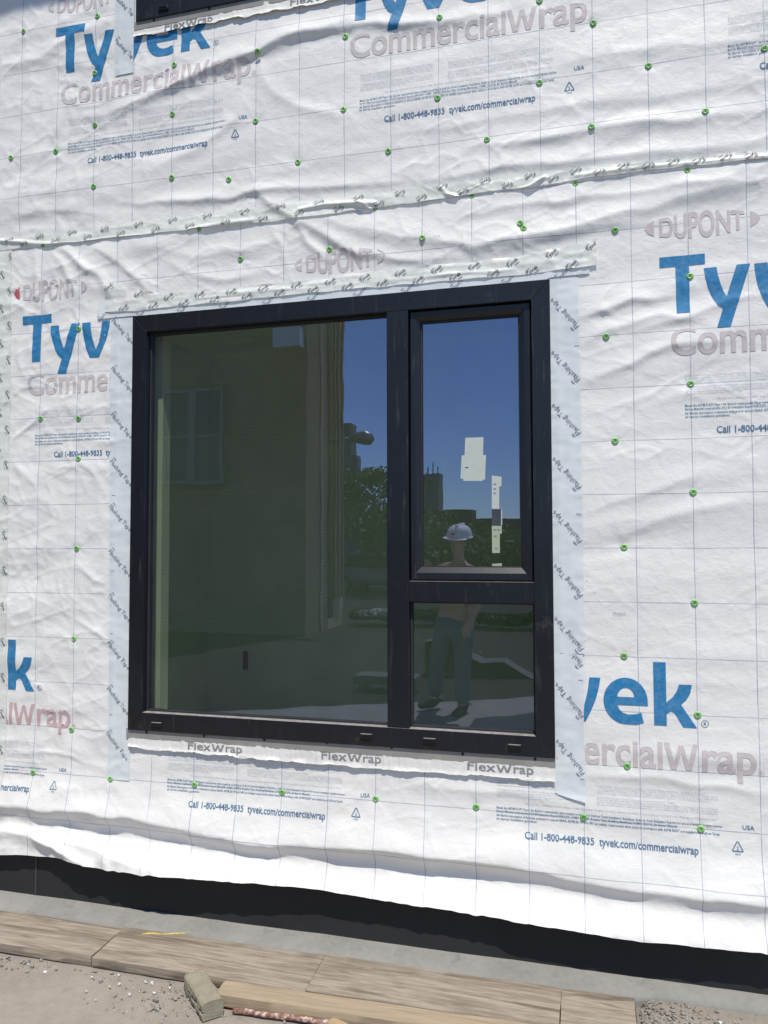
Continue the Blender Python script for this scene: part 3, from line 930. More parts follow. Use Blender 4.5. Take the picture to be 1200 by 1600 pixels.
def cut(vt, step):
    """split triangles along a square raster so big letters can follow the folds"""
    v, t = vt
    bm = bmesh.new()
    bv = [bm.verts.new((x, 0, z)) for x, z in v]
    for a in t:
        try: bm.faces.new([bv[i] for i in a])
        except ValueError: pass
    lo = v.min(0); hi = v.max(0)
    for ax in (0, 1):
        q = math.floor(lo[ax] / step) * step + step
        while q < hi[ax]:
            co = (q, 0, 0) if ax == 0 else (0, 0, q)
            no = (1, 0, 0) if ax == 0 else (0, 0, 1)
            bmesh.ops.bisect_plane(bm, geom=list(bm.verts) + list(bm.edges) + list(bm.faces), plane_co=co, plane_no=no, dist=1e-7)
            q += step
    bmesh.ops.remove_doubles(bm, verts=bm.verts, dist=1e-6)
    bmesh.ops.triangulate(bm, faces=bm.faces)
    bm.verts.index_update()
    V_ = np.array([(q.co.x, q.co.z) for q in bm.verts]); T_ = np.array([[q.index for q in f.verts] for f in bm.faces])
    bm.free()
    return V_, T_

def cut_lines(vt, lines):
    v, t = vt
    lines = [(ax, q) for ax, q in lines if v[:, ax].min() < q < v[:, ax].max()]
    if not lines: return vt
    bm = bmesh.new()
    bv = [bm.verts.new((x, 0, z)) for x, z in v]
    for a in t:
        try: bm.faces.new([bv[i] for i in a])
        except ValueError: pass
    for ax, q in lines:
        bmesh.ops.bisect_plane(bm, geom=list(bm.verts) + list(bm.edges) + list(bm.faces), plane_co=(q, 0, 0) if ax == 0 else (0, 0, q), plane_no=(1, 0, 0) if ax == 0 else (0, 0, 1), dist=1e-7)
    bmesh.ops.triangulate(bm, faces=bm.faces)
    bm.verts.index_update()
    V_ = np.array([(q.co.x, q.co.z) for q in bm.verts]); T_ = np.array([[q.index for q in f.verts] for f in bm.faces])
    bm.free()
    return V_, T_

def place(vt, u, z, sx, sz=None, ang=0.0, tilt=0.0):
    v, t = vt
    sz = sx if sz is None else sz
    x = v[:, 0] * sx; y = v[:, 1] * sz
    a = ang + math.atan(tilt)
    return np.stack([u + x * math.cos(a) - y * math.sin(a), z + x * math.sin(a) + y * math.cos(a)], 1), t

def merge(parts):
    vs, ts, o = [], [], 0
    for v, t in parts:
        vs.append(v); ts.append(t + o); o += len(v)
    return np.concatenate(vs), np.concatenate(ts)

def keep(vt, test):
    """drop triangles whose centre fails the test"""
    v, t = vt
    c = v[t].mean(1)
    return v, t[test(c[:, 0], c[:, 1])]

def decal(name, vt, off, mat, parent, kind=None, label=None, surf=None):
    if kind is None and len(vt[1]):
        pc = pieces(vt)
        vt = pc[0]
        if len(pc) > 1:
            area = lambda q: np.abs(np.cross(q[0][q[1][:, 1]] - q[0][q[1][:, 0]], q[0][q[1][:, 2]] - q[0][q[1][:, 0]])).sum() / 2
            return [decal(name, q, off, mat, parent, None, label, surf) for q in pc if area(q) > 1e-6]
    v, t = vt
    if len(t) == 0: return None
    p = conform(v, off) if surf is None else surf(v, off)
    # faces look towards the viewer (-y)
    a, b, c = p[t[:, 0]], p[t[:, 1]], p[t[:, 2]]
    nn = np.cross(b - a, c - a)[:, 1]
    t = np.where((nn > 0)[:, None], t[:, ::-1], t)
    me = new_mesh(name, p - np.array(parent.matrix_basis.translation), t, True)
    o = obj(name, me, mat, parent)
    if kind: o['kind'] = kind
    if label: o['label'] = label
    return o

def arc(cx, cy_, rx, ry, a0, a1, n=14):
    return [(cx + rx * math.cos(R(a0 + (a1 - a0) * i / n)), cy_ + ry * math.sin(R(a0 + (a1 - a0) * i / n))) for i in range(n + 1)]

def wordmark_glyphs():
    T = [[(0, .181), (0, .221), (.160, .221), (.160, .181), (.104, .181), (.103, 0), (.057, 0), (.056, .181)]]
    y = [[(.196, -.064), (.242, -.064), (.314, .167), (.268, .167), (.2315, .052), (.222, .070), (.211, .102), (.203, .135), (.199, .165), (.155, .165),
          (.159, .128), (.168, .090), (.182, .052), (.200, .020), (.218, .008)]]
    v = [[(.327, .165), (.372, .165), (.375, .130), (.382, .092), (.392, .058), (.402, .038), (.415, .066), (.426, .108), (.434, .165), (.474, .165),
          (.468, .128), (.456, .085), (.438, .040), (.418, 0), (.368, 0), (.350, .040), (.337, .085), (.330, .128)]]
    cx_, cy_ = .562, .083
    e_out = [(.627, .006), (.600, -.003)] + arc(cx_ + .004, cy_, .082, .086, 268, 90, 22)[1:] + arc(cx_ + .004, cy_, .076, .086, 86, 4, 12) + [(.642, .068)]
    e_in = [(.534, .068), (.540, .052), (.552, .040), (.572, .034), (.598, .036), (.618, .043)]
    e = [e_out + e_in, [(.533, .098), (.537, .112), (.545, .124), (.556, .131), (.568, .132), (.580, .128), (.589, .118), (.594, .106), (.595, .098)]]
    k1 = [[(.663, 0), (.707, 0), (.707, .231), (.663, .231)]]
    k2 = [[(.7074, .044), (.7074, .085), (.728, .103), (.743, .125), (.752, .152), (.796, .152), (.790, .122), (.776, .096), (.757, .079),
           (.811, -.003), (.764, -.003), (.735, .047), (.722, .053)]]
    return {'T': T, 'y': y, 'v': v, 'e': e, 'k': k1 + k2}
GL = {k: cut(curve_mesh(s), .0095) for k, s in wordmark_glyphs().items()}

def stretch_x_height(vt, xh=.445, cap=.685, to=.535):
    v, t = vt
    y = v[:, 1]
    v = v.copy()
    v[:, 1] = np.where(y < 0, y, np.where(y < xh, y / xh * to, to + (y - xh) / (cap - xh) * (cap - to)))
    return v, t
W_GLYPH = curve_mesh([[(0, 1), (.155, 1), (.29, .27), (.43, .92), (.57, .92), (.71, .27), (.845, 1), (1, 1), (.80, 0), (.64, 0), (.50, .66), (.36, 0), (.20, 0)]])
def fit(vt, u0, u1, sz):
    v, t = vt
    lo, hi = v[:, 0].min(), v[:, 0].max()
    return np.stack([u0 + (v[:, 0] - lo) / (hi - lo) * (u1 - u0), v[:, 1] * sz], 1), t
def pieces(vt):
    """one entry per connected letter"""
    v, t = vt
    par = list(range(len(v)))
    def find(a):
        while par[a] != a:
            par[a] = par[par[a]]; a = par[a]
        return a
    for a, b, c in t:
        ra = find(a); par[find(b)] = ra; par[find(c)] = ra
    root = np.array([find(i) for i in t[:, 0]])
    out = []
    for r_ in dict.fromkeys(root.tolist()):
        tt = t[root == r_]
        ids = np.unique(tt)
        mp = np.zeros(len(v), int); mp[ids] = np.arange(len(ids))
        out.append((v[ids], mp[tt]))
    return out
_k = .095 / .685
CW = [cut(q, .0125) for q in (fit(stretch_x_height(text('Commercial', .018, 5)), .035, .690, _k), (W_GLYPH[0] * np.array([.118, .095]) + np.array([.695, 0]), W_GLYPH[1]), fit(stretch_x_height(text('rap', .018, 5)), .825, 1.007, _k))]
CW = merge(CW)

def maker_mark():
    v, t = text('DUPONT', .030, 6)
    w = v[:, 0].max()
    u = v[:, 0] / w
    k = .70 + .36 * np.sin(np.pi * np.clip(u, 0, 1))
    v = np.stack([u * .300, (v[:, 1] / .685 - .5) * .088 * k], 1)
    return cut((v, t), .0125)
DP = maker_mark()
def lens(side):
    pts = [(0, .030), (-.022, .018), (-.034, 0), (-.022, -.018), (0, -.030)]
    if side > 0: pts = [(-x, z) for x, z in pts]
    return curve_mesh([pts])
LENS = {-1: lens(-1), 1: lens(1)}

def ring_glyph(r, w, n=20):
    v = []; t = []
    for i in range(n):
        a = 2 * math.pi * i / n
        v += [(r * math.cos(a), r * math.sin(a)), ((r - w) * math.cos(a), (r - w) * math.sin(a))]
    for i in range(n):
        a, b, c, d = 2 * i, 2 * i + 1, (2 * i + 2) % (2 * n), (2 * i + 3) % (2 * n)
        t += [(a, b, c), (b, d, c)]
    return np.array(v), np.array(t)
def reg_mark(r=.013):
    rt = text('R', .02)
    c = rt[0].max(0) / 2
    return merge([ring_glyph(r, r * .14), ((rt[0] - c) * r * 1.25, rt[1])])
REG = reg_mark()
def recycle():
    def tri(r): return [(r * math.sin(R(a)), r * math.cos(R(a)) - .006) for a in (0, 120, 240)]
    out = [(-.024, -.016), (-.020, -.020), (.020, -.020), (.024, -.016), (.004, .024), (-.004, .024)]
    inn = [(-.0195, -.0155), (.0195, -.0155), (0, .0215)]
    a = curve_mesh([out, inn])
    d = text('2', .01); b = (d[0] * .020 + np.array([-.005, -.012]), d[1])
    h = text('HDPE', .01); e = (h[0] * .0095 + np.array([-.012, -.033]), h[1])
    return merge([a, b, e])
REC = recycle()

S1 = 'Meets the ASTM E1677 Type I Air Barrier requirements when installed according to DuPont Tyvek Installation Guidelines. Refer to Code Evaluation Reports for use as a weather resistive barrier'
S2 = 'Barrier Material requirements, ICC-ES Evaluation Report ESR-2375, CCMC 12857-R. Breather Type Sheathing Membrane, CCMC 13217-R, Air Barrier Material'
S3 = 'Air Barrier Association of America evaluated to exceed ABAA, ASTM E2178 and UBC air leakage requirements when tested in accordance with ASTM E2357 and installed per DuPont Tyvek'
S4 = 'air barrier installation guidelines.'
PG = [S1[:96], S2[:92], S3[:94], S1[40:128], S2[30:124], S3[50:140], S1[60:150], S2[10:70]]

PROBLEM_X = (WX0, WX1)
def visible(xt, zt, up):
    """print that lies under the windows, tapes or the other sheet is left out"""
    inside = (xt > WX0) & (xt < WX1) & (((zt > WZ0) & (zt < WZ1)) | ((zt > WZ0 + STOREY) & (zt < WZ1 + STOREY)))
    ok = ~inside
    if up: ok &= zt > seam_z(xt) - .01
    else: ok &= (zt < seam_z(xt) + .01)
    return ok

def block(x0, zb, up, tilt=0.0, rose='rose', tri_left='rose'):
    par = wrap_up if up else wrap_low
    off = .0035 if up else .0013
    ca, sa = math.cos(math.atan(tilt)), math.sin(math.atan(tilt))
    def P(vt, u, z, sx=1.0, sz=None):
        v, t = vt
        sz = sx if sz is None else sz
        X = u + v[:, 0] * sx; Z = z + v[:, 1] * sz
        q = np.stack([x0 + X * ca - Z * sa, zb + X * sa + Z * ca], 1), t
        dzw = STOREY if up else 0
        q = cut_lines(q, [(0, WX0), (0, WX1), (1, WZ0 + dzw), (1, WZ1 + dzw)])
        return keep(q, lambda a, b: visible(a, b, up))
    for ch in 'Tyvek':
        decal('wordmark_letter', P(GL[ch], 0, 0), off, M['blue'], par)
    decal('registered_mark', P(REG, .838, .014), off, M['navy'], par, kind='stuff')
    decal('product_letter', P(CW, 0, -.156), off, M[rose], par)
    decal('registered_mark', P(REG, 1.022, -.150, .8), off, M[rose], par, kind='stuff')
    decal('maker_letter', P(DP, -.002, .334), off, M[rose], par)
    decal('maker_mark_point', P(LENS[-1], -.018, .334), off, M[tri_left], par)
    decal('maker_mark_point', P(LENS[1], .318, .334), off, M[rose], par)
    para = []
    zs_ = [-.238, -.2465, -.255, -.2635, -.280, -.2885, -.297, -.3055]
    for k, z in enumerate(zs_):
        L = PG[k]; tv = text(L, 0.0, 0); s = .31 / tv[0][:, 0].max()
        if k in (7,): s = .31 / text(PG[0], 0, 0)[0][:, 0].max()
        para.append(P(tv, .082, z, s, .0078))
        L = PG[(k + 3) % 8]; tv = text(L, 0.0, 0); s = .42 / max(tv[0][:, 0].max(), 40)
        para.append(P(tv, .455, z - .001, s, .0078))
    tv = text(S1[:110], 0, 0); para.append(P(tv, .19, -.328, .68 / tv[0][:, 0].max(), .0085))
    decal('care_paragraph', merge(para), off, M['grey'], par, kind='stuff')
    fine = []
    for L, z, w in ((S1, -.3515, .81), (S2, -.3645, .655), (S3, -.380, .80), (S4, -.393, .155)):
        tv = text(L, .018, 0)
        fine.append(P(tv, .08, z, w / tv[0][:, 0].max(), .0115))
    decal('approval_lines', merge(fine), off, M['navy'], par, kind='stuff')
    tv = text('USA', .012); decal('origin_mark', P(tv, .955, -.352, .040 / tv[0][:, 0].max(), .022), off, M['navy'], par, kind='stuff')
    decal('recycling_mark', P(REC, .938, -.415, .82), off, M['navy'], par, kind='stuff')
    tv = stretch_x_height(text('Call 1-800-448-9835  tyvek.com/commercialwrap', .020))
    decal('phone_line', P(tv, .187, -.4535, .620 / tv[0][:, 0].max(), .036), off, M['navy'], par, kind='stuff')

for x0, zb, kw in [(-.104, .877, {'tri_left': 'red'}), (1.3196, .877, {}), (2.742, .877, {}), (2.031, -.653, {}), (.608, -.653, {}), (-.814, -.653, {'rose': 'pink'})]:
    block(x0, zb, False, **kw)
for x0, zb in [(.057, 2.247), (1.486, 2.232), (2.918, 2.218)]:
    block(x0, zb, True, tilt=UPTILT)
# small lot numbers stamped on the sheet
for px, py in ((672, 375), (957, 961)):
    x, z = W(px, py)
    decal('lot_number', place(text('T17255', 0), x, z, .015), .0012, M['grey'], wrap_low, kind='stuff')

# ------------------------------------------------------------------ windows
def make_window(label, dz):
    ox, oz = (WX0 + WX1) / 2, WZ0
    root = empty('window', (ox, 0, oz + dz))
    tag(root, label, 'window', 'black framed windows')
    def S(pts): return [(x - ox, z - oz) for x, z in pts]
    y0, y1 = -.025, .045
    L, Rr, T, B = .569, 2.264, .971, -.717
    fb = .0016
    prism_xz('frame_head', S([(WX0, WZ1), (WX1, WZ1), (Rr + .0003, T), (L, T)]), y0, y1, M['frame'], root, fb)
    prism_xz('frame_sill', S([(WX0, WZ0), (L, B), (Rr, B), (WX1, WZ0)]), y0, y1, M['frame'], root, fb)
    prism_xz('frame_jamb', S([(WX0, WZ0 + .0006), (WX0, WZ1 - .0006), (L - .0002, T - .0006), (L - .0002, B + .0006)]), y0, y1, M['frame'], root, fb)
    prism_xz('frame_jamb', S([(WX1, WZ0 + .0006), (Rr + .0002, B + .0006), (Rr + .0002, T - .0006), (WX1, WZ1 - .0006)]), y0, y1, M['frame'], root, fb)
    ML, MR = 1.680, 1.770
    prism_xz('mullion', S([(ML, B + .0005), (MR, B + .0005), (MR, T - .0005), (ML, T - .0005)]), y0 + .001, y1, M['frame'], root, fb)
    TB, TT = -.213, -.131
    prism_xz('transom', S([(MR + .0005, TB), (Rr - .0005, TB), (Rr - .0005, TT), (MR + .0005, TT)]), y0 + .0015, y1, M['frame'], root, fb)
    def pane(name, x0, x1, z0, z1, y, par):
        me = new_mesh(name, [(x0 - ox, y, z0 - oz), (x1 - ox, y, z0 - oz), (x1 - ox, y, z1 - oz), (x0 - ox, y, z1 - oz)], [(0, 1, 2, 3)])
        return obj(name, me, M['glass'], par)
    def gasket(x0, x1, z0, z1, par, y=.009, w=.007, mat='gasket'):
        bm = bmesh.new()
        for b in ((x0, x1, z1 - w, z1), (x0, x1, z0, z0 + w), (x0, x0 + w, z0 + w + .0002, z1 - w - .0002), (x1 - w, x1, z0 + w + .0002, z1 - w - .0002)):
            add_box(bm, b[0] - ox, b[1] - ox, y, .0355, b[2] - oz, b[3] - oz)
        return bm_obj('glazing_gasket', bm, M[mat], par)
    gasket(L + .0005, ML - .0005, B + .0005, T - .0005, root)
    gasket(MR + .0005, Rr - .0005, B + .0005, TB - .0005, root)
    pane('glass_pane', L + .003, ML - .003, B + .003, T - .003, GLASS_Y, root)
    pane('glass_pane', MR + .003, Rr - .003, B + .003, TB - .003, GLASS_Y, root)
    # vent sash, set back a little in its opening
    sash = empty('sash', (0, 0, 0)); sash.parent = root
    sx0, sx1, sz0, sz1 = MR + .004, Rr - .004, TT + .005, T - .006
    gx0, gx1, gz0, gz1 = 1.815, 2.215, -.076, .928
    sy0, sy1 = -.010, .038
    def bev_piece(name, outer, inner):
        # stile or rail: flat outside, bevelled down to the glass
        (ax, az), (bx, bz) = outer; (cx_, cz_), (dx, dz_) = inner
        def q(p, o, t): return (p[0] + (o[0] - p[0]) * t, p[1] + (o[1] - p[1]) * t)
        o1, o2, i1, i2 = (ax, az), (bx, bz), (cx_, cz_), (dx, dz_)
        pts = [(o1, sy0 + .004), (q(o1, i1, .10), sy0), (q(o1, i1, .55), sy0 + .001), (i1, sy0 + .014), (i1, sy1), (o1, sy1)]
        pts2 = [(o2, sy0 + .004), (q(o2, i2, .10), sy0), (q(o2, i2, .55), sy0 + .001), (i2, sy0 + .014), (i2, sy1), (o2, sy1)]
        v = [(p[0] - ox, y, p[1] - oz) for p, y in pts] + [(p[0] - ox, y, p[1] - oz) for p, y in pts2]
        n = len(pts)
        f = [(k, (k + 1) % n, n + (k + 1) % n, n + k) for k in range(n)] + [tuple(range(n))[::-1], tuple(range(n, 2 * n))]
        bm = bmesh.new(); bv = [bm.verts.new(p) for p in v]
        for q_ in f: bm.faces.new([bv[i] for i in q_])
        bmesh.ops.recalc_face_normals(bm, faces=bm.faces)
        return bm_obj(name, bm, M['frame'], sash)
    e = .0004
    bev_piece('sash_rail', ((sx0, sz1), (sx1, sz1)), ((gx0, gz1), (gx1, gz1)))
    bev_piece('sash_rail', ((sx1, sz0), (sx0, sz0)), ((gx1, gz0), (gx0, gz0)))
    bev_piece('sash_stile', ((sx0, sz0 + e), (sx0, sz1 - e)), ((gx0, gz0 + e), (gx0, gz1 - e)))
    bev_piece('sash_stile', ((sx1, sz1 - e), (sx1, sz0 + e)), ((gx1, gz1 - e), (gx1, gz0 + e)))
    gasket(gx0 + .0004, gx1 - .0004, gz0 + .0004, gz1 - .0004, sash, .010, .005)
    pane('sash_pane', gx0 + .002, gx1 - .002, gz0 + .002, gz1 - .002, GLASS_Y + .002, sash)
    # back stop of the vent opening
    bm = bmesh.new()
    for b in ((MR, Rr, T - .02, T), (MR, Rr, TT, TT + .02), (MR, MR + .02, TT + .0205, T - .0205), (Rr - .02, Rr, TT + .0205, T - .0205)):
        add_box(bm, b[0] - ox + .0006 * (b[0] == MR), b[1] - ox - .0006 * (b[1] == Rr), .0385, .0445, b[2] - oz, b[3] - oz)
    bm_obj('vent_stop', bm, M['gasket'], root)
    # drain covers on the sill
    for px, py in ((244, 1132), (572, 1150), (671, 1157), (804, 1167)):
        x, z = W(px, py, -.03)
        bm = bmesh.new()
        add_box(bm, x - ox - .026, x - ox + .026, y0 - .008, y0 + .002, z - oz - .009, z - oz + .009, .004)
        add_box(bm, x - ox - .020, x - ox + .020, y0 - .011, y0 - .007, z - oz + .001, z - oz + .008, .0015)
        bm_obj('drain_cover', bm, M['frame'], root)
    # nailing flange under the sill with its screws
    fl = box('nailing_flange', (WX0 - .012 - ox, WX1 - ox, -.0175, -.014, -.036, .004), M['flange'], root)
    for px, py in ((229, 1144), (319, 1150), (413, 1156), (511, 1161), (612, 1168), (723, 1178), (836, 1186)):
        x, z = W(px, py, -.018)
        bm = bmesh.new()
        add_lathe(bm, [(.0058, -.002), (.0058, .0), (.0045, .0022), (.0, .0026)], 'Y', 12, (x - ox, -.0178, z - oz))
        bm_obj('screw', bm, M['hole'], fl, True)
    return root
win = make_window('large black three pane window in the white wrap with worker reflected', 0.0)
upwin = make_window('black window at top edge of photo, only its sill showing', STOREY)
upwin.location.x -= .003

# stickers on the small sash pane
def sticker_stack():
    y = GLASS_Y + .0008
    t = empty('glass_sticker', (2.025, y, .36)); tag(t, 'pale blank square stickers overlapping near middle of the small sash pane', 'sticker', 'stickers on the sash glass')
    def q(px): return [(W(a, b, y)[0] - 2.025, W(a, b, y)[1] - .36) for a, b in px]
    prism_xz('paper', q([(727, 684), (755.5, 683), (754, 735), (725, 735)]), 0, .0006, M['sticker'], t)
    prism_xz('paper', q([(721.5, 711.5), (759.5, 711), (758, 749.5), (754.5, 749.5), (754.5, 751.5), (724, 751.5), (724, 748), (719.5, 748)]), -.0012, -.0005, M['sticker'], t)
    bm = bmesh.new()
    x, z = q([(727, 731)])[0]
    add_box(bm, x, x + .012, -.0022, -.0013, z, z + .003)
    bm_obj('printed_mark', bm, M['sticker_dark'], t)
sticker_stack()
def sticker_strip():
    y = GLASS_Y + .0008
    t = empty('glass_sticker', (2.115, y, .13)); tag(t, 'tall narrow sticker with dark box, right part of small sash pane', 'sticker', 'stickers on the sash glass')
    def q(px): return [(W(a, b, y)[0] - 2.115, W(a, b, y)[1] - .13) for a, b in px]
    prism_xz('white_panel', q([(768.5, 743), (784, 745), (783.5, 760), (780, 760), (780, 795), (768.5, 795)]), 0, .0006, M['sticker'], t)
    prism_xz('dark_panel', q([(768.5, 795.6), (784, 795.6), (784, 821), (768.5, 821)]), 0, .0006, M['sticker_dark'], t)
    prism_xz('white_border', q([(783, 796), (784.6, 796), (784.6, 821), (783, 821)]), -.001, -.0003, M['sticker'], t)
    prism_xz('yellow_panel', q([(768.5, 821.6), (784, 821.6), (784, 834), (781, 834), (781, 864), (769, 864)]), 0, .0006, M['sticker_yellow'], t)
    bm = bmesh.new()
    for a, b in ((771, 757), (771, 764), (771, 771), (771, 828), (777, 828), (772, 838), (773, 857)):
        x, z = q([(a, b)])[0]
        add_box(bm, x, x + .011, -.0012, -.0006, z, z + .0035)
    bm_obj('printed_mark', bm, M['dim'], t)
    prism_xz('paper_scrap', q([(769, 881), (784, 880), (784, 885), (769, 886)]), 0, .0006, M['sticker_yellow'], t)
sticker_strip()

# ------------------------------------------------------------------ tapes
def outline_sheet(name, poly_fn, mat, off, label, cat, group=None, step=.012, wrinkle=.0015, seed=0, surf_extra=None):
    """poly_fn(s, t) -> (x, z) for s along and t across; builds a thin conformed strip"""
    ns, ntt, fn = poly_fn
    s = np.linspace(0, 1, ns); t = np.linspace(0, 1, ntt)
    Sg, Tg = np.meshgrid(s, t)
    X, Z = fn(Sg, Tg)
    h = H(X.ravel(), Z.ravel()) + off + wrinkle * (1 - np.abs(n4(X.ravel() / .05 + seed, Z.ravel() / .035)) * 1.4) + .4 * wrinkle * n3(X.ravel() / .018, Z.ravel() / .018 + seed)
    if surf_extra is not None: h = h + surf_extra(X.ravel(), Z.ravel())
    loc = np.array([X.mean(), 0.0, Z.min()])
    v = np.stack([X.ravel(), -h, Z.ravel()], 1) - loc
    f = [(j * ns + i, j * ns + i + 1, (j + 1) * ns + i + 1, (j + 1) * ns + i) for j in range(ntt - 1) for i in range(ns - 1)]
    me = new_mesh(name, v, f, True)
    o = obj(name, me, mat, None, tuple(loc))
    tag(o, label, cat, group)
    o['_'] = 0; del o['_']
    return o

def tape_surf(extra=None, wrinkle=.0015, seed=0):
    def f(v, off):
        x, z = v[:, 0], v[:, 1]
        h = H(x, z) + off + wrinkle * (1 - np.abs(n4(x / .05 + seed, z / .035)) * 1.4) + .4 * wrinkle * n3(x / .018, z / .018 + seed)
        if extra is not None: h = h + extra(x, z)
        return np.stack([x, -h, z], 1)
    return f

def smallmark(s=.0185, bars=True):
    v, t = text('Tyvek', .02, 1)
    c = (v.max(0) + v.min(0)) / 2
    v = (v - c) * s
    parts = [(v, t)]
    if bars:
        for (x0, x1, zz) in ((-.020, -.004, .012), (.002, .020, -.0135)):
            parts.append((np.array([(x0, zz), (x1, zz), (x1, zz + .0022), (x0, zz + .0022)]), np.array([(0, 1, 2), (0, 2, 3)])))
    return merge(parts)
SM = smallmark()
def flashmark(s=.0290):
    v, t = text('Flashing Tape', .008, 1)
    c = (v.max(0) + v.min(0)) / 2
    v = (v - c) * s
    bar = (np.array([(-.078, .020), (-.058, .020), (-.058, .0225), (-.078, .0225)]), np.array([(0, 1, 2), (0, 2, 3)]))
    bar2 = (np.array([(-.074, .0245), (-.062, .0245), (-.062, .0262), (-.074, .0262)]), np.array([(0, 1, 2), (0, 2, 3)]))
    return merge([(v, t), bar, bar2])
FM = flashmark()

# long horizontal seam tape
sx_ = [-1.2, -.248, .283, .777, 1.176, 1.664, 2.142, 2.679, 3.126, 4.2]
st_ = [1.490, 1.488, 1.483, 1.484, 1.483, 1.480, 1.487, 1.474, 1.455, 1.45]
sb_ = [1.43, 1.432, 1.425, 1.420, 1.413, 1.417, 1.427, 1.436, 1.424, 1.42]
def seam_fn(s, t):
    x = -1.2 + 5.4 * s
    top = np.interp(x, sx_, st_) + .004 * n1(x / .06, 0 * x); bot = np.interp(x, sx_, sb_) + .004 * n2(x / .07, 0 * x)
    return x, bot + (top - bot) * t
PUCK = []
for pl, am, wd in [([(0, 377), (60, 382), (120, 386)], .010, .010), ([(300, 362), (345, 352), (395, 346)], .010, .011), ([(470, 330), (510, 322), (560, 319), (585, 320)], .016, .010),
                   ([(560, 318), (575, 326), (585, 330)], .010, .007), ([(690, 295), (700, 306), (715, 310)], .011, .006), ([(800, 306), (825, 296), (850, 280)], .015, .007),
                   ([(690, 318), (760, 308), (800, 303)], .005, .006), ([(900, 277), (1000, 264), (1080, 258), (1200, 246)], .004, .008), ([(140, 378), (185, 374), (230, 372)], .006, .008)]:
    PUCK.append((np.array([W(*p) for p in pl]), am, wd))
def pucker(x, z):
    h = np.zeros_like(x)
    for pl, am, wd in PUCK:
        best = np.full(x.shape, 1e9)
        for i in range(len(pl) - 1):
            a = pl[i]; d = pl[i + 1] - a
            t = np.clip(((x - a[0]) * d[0] + (z - a[1]) * d[1]) / (d @ d), 0, 1)
            best = np.minimum(best, np.hypot(x - a[0] - t * d[0], z - a[1] - t * d[1]))
        h = h + .7 * am * np.exp(-(best / wd) ** 2)
    return h + .0013 * n1(x / .10, z / .03)
seam = outline_sheet('seam_tape', (760, 18, seam_fn), M['seam_tape'], .0050, 'long puckered pale seam tape running across the wall above the big window', 'tape', None, wrinkle=.0016, surf_extra=pucker)
sfs = tape_surf(pucker, .0016, 0)
marks = []
x = -.27; i = 0
while x < 3.25:
    zt = np.interp(x, sx_, st_); zb = np.interp(x, sx_, sb_)
    z = zt - .012 if i % 2 else zb + .016
    marks.append(place(SM, x, z, 1.0, 1.0, R(180 + 33 + random.uniform(-5, 5))))
    x += .088 + random.uniform(-.004, .004); i += 1
decal('tape_lettering', keep(merge(marks), lambda a, b: (b < np.interp(a, sx_, st_) - .001) & (b > np.interp(a, sx_, sb_) + .001)), .0068, M['dark'], seam, kind='stuff', surf=sfs)

# upright tape at the left edge of the photo
def vt_edges(z):
    return -.285 + .003 * n1(z / .07, 0 * z), np.interp(z, [-1.42, -.9, 0, .8, 1.43], [-.150, -.155, -.160, -.163, -.172]) + .002 * n2(z / .06, 0 * z)
def vt_fn(s, t):
    z = -1.385 + (1.425 + 1.385) * s
    a, b = vt_edges(z)
    return a + (b - a) * t, z
vtape = outline_sheet('seam_tape', (420, 14, vt_fn), M['seam_tape'], .0030, 'upright pale tape strip along the left edge, ending at the loose hem', 'tape', None, wrinkle=.0012, seed=3)
marks = []
z = 1.39; i = 0
while z > -1.37:
    marks.append(place(SM, -.178 if i % 2 == 0 else -.222, z, 1.0, 1.0, R(-62 + random.uniform(-5, 5))))
    z -= .083; i += 1
def in_vt(a, b):
    l, r_ = vt_edges(b)
    return (a > l + .002) & (a < r_ - .002) & (b < 1.42) & (b > -1.37)
decal('tape_lettering', keep(merge(marks), in_vt), .0042, M['dark'], vtape, kind='stuff', surf=tape_surf(None, .0012, 3))

# flashing tapes beside the window
def strip_fn(z0, z1, l0, l1, r0, r1, wob=.0015, seed=0.0):
    def fn(s, t):
        z = z0 + (z1 - z0) * s
        l = l0 + (l1 - l0) * s + wob * n1(z / .12 + seed, 0 * z); r_ = r0 + (r1 - r0) * s + wob * n2(z / .1 + seed, 0 * z)
        return l + (r_ - l) * t, z
    return fn
def crease(xc):
    return lambda x, z: .0016 * np.exp(-((x - xc) / .006) ** 2) + .002 * n1(x / .05, z / .22)
flL = outline_sheet('flashing_tape', (230, 12, strip_fn(-1.020, 1.046, .392, .376, .503, .500)), M['flash_tape'], .0030, 'white flashing tape down left side of the big window', 'tape', 'flashing tapes', wrinkle=.0011, seed=5, surf_extra=crease(.41))
lets = [place(FM, .4375, z, 1.0, 1.0, R(-47)) for z in (.985, .765, .553, .340, .136, -.066, -.266, -.478, -.676, -.875)]
dashes = [(np.array([(.395, z), (.412, z), (.412, z + .002), (.395, z + .002)]), np.array([(0, 1, 2), (0, 2, 3)])) for z in (.60, .24, -.10, -.38, -.74)]
inL = lambda a, b: (a < .4985) & (a > .378)
decal('tape_lettering', keep(merge(lets), inL), .0040, M['dim'], flL, kind='stuff', surf=tape_surf(crease(.41), .0011, 5))
decal('tape_tick', merge(dashes), .0040, M['dim'], flL, kind='stuff', surf=tape_surf(crease(.41), .0011, 5))
flR = outline_sheet('flashing_tape', (170, 12, strip_fn(-.400, 1.050, 2.330, 2.330, 2.449, 2.444)), M['flash_tape'], .0032, 'long white flashing tape down right side of the big window, upside down lettering', 'tape', 'flashing tapes', wrinkle=.0011, seed=7, surf_extra=crease(2.365))
zR = [.913, .705, .499, .290, .085, -.122, -.325]
lets = [place(FM, 2.391, z, 1.0, 1.0, R(180 - 49)) for z in zR]
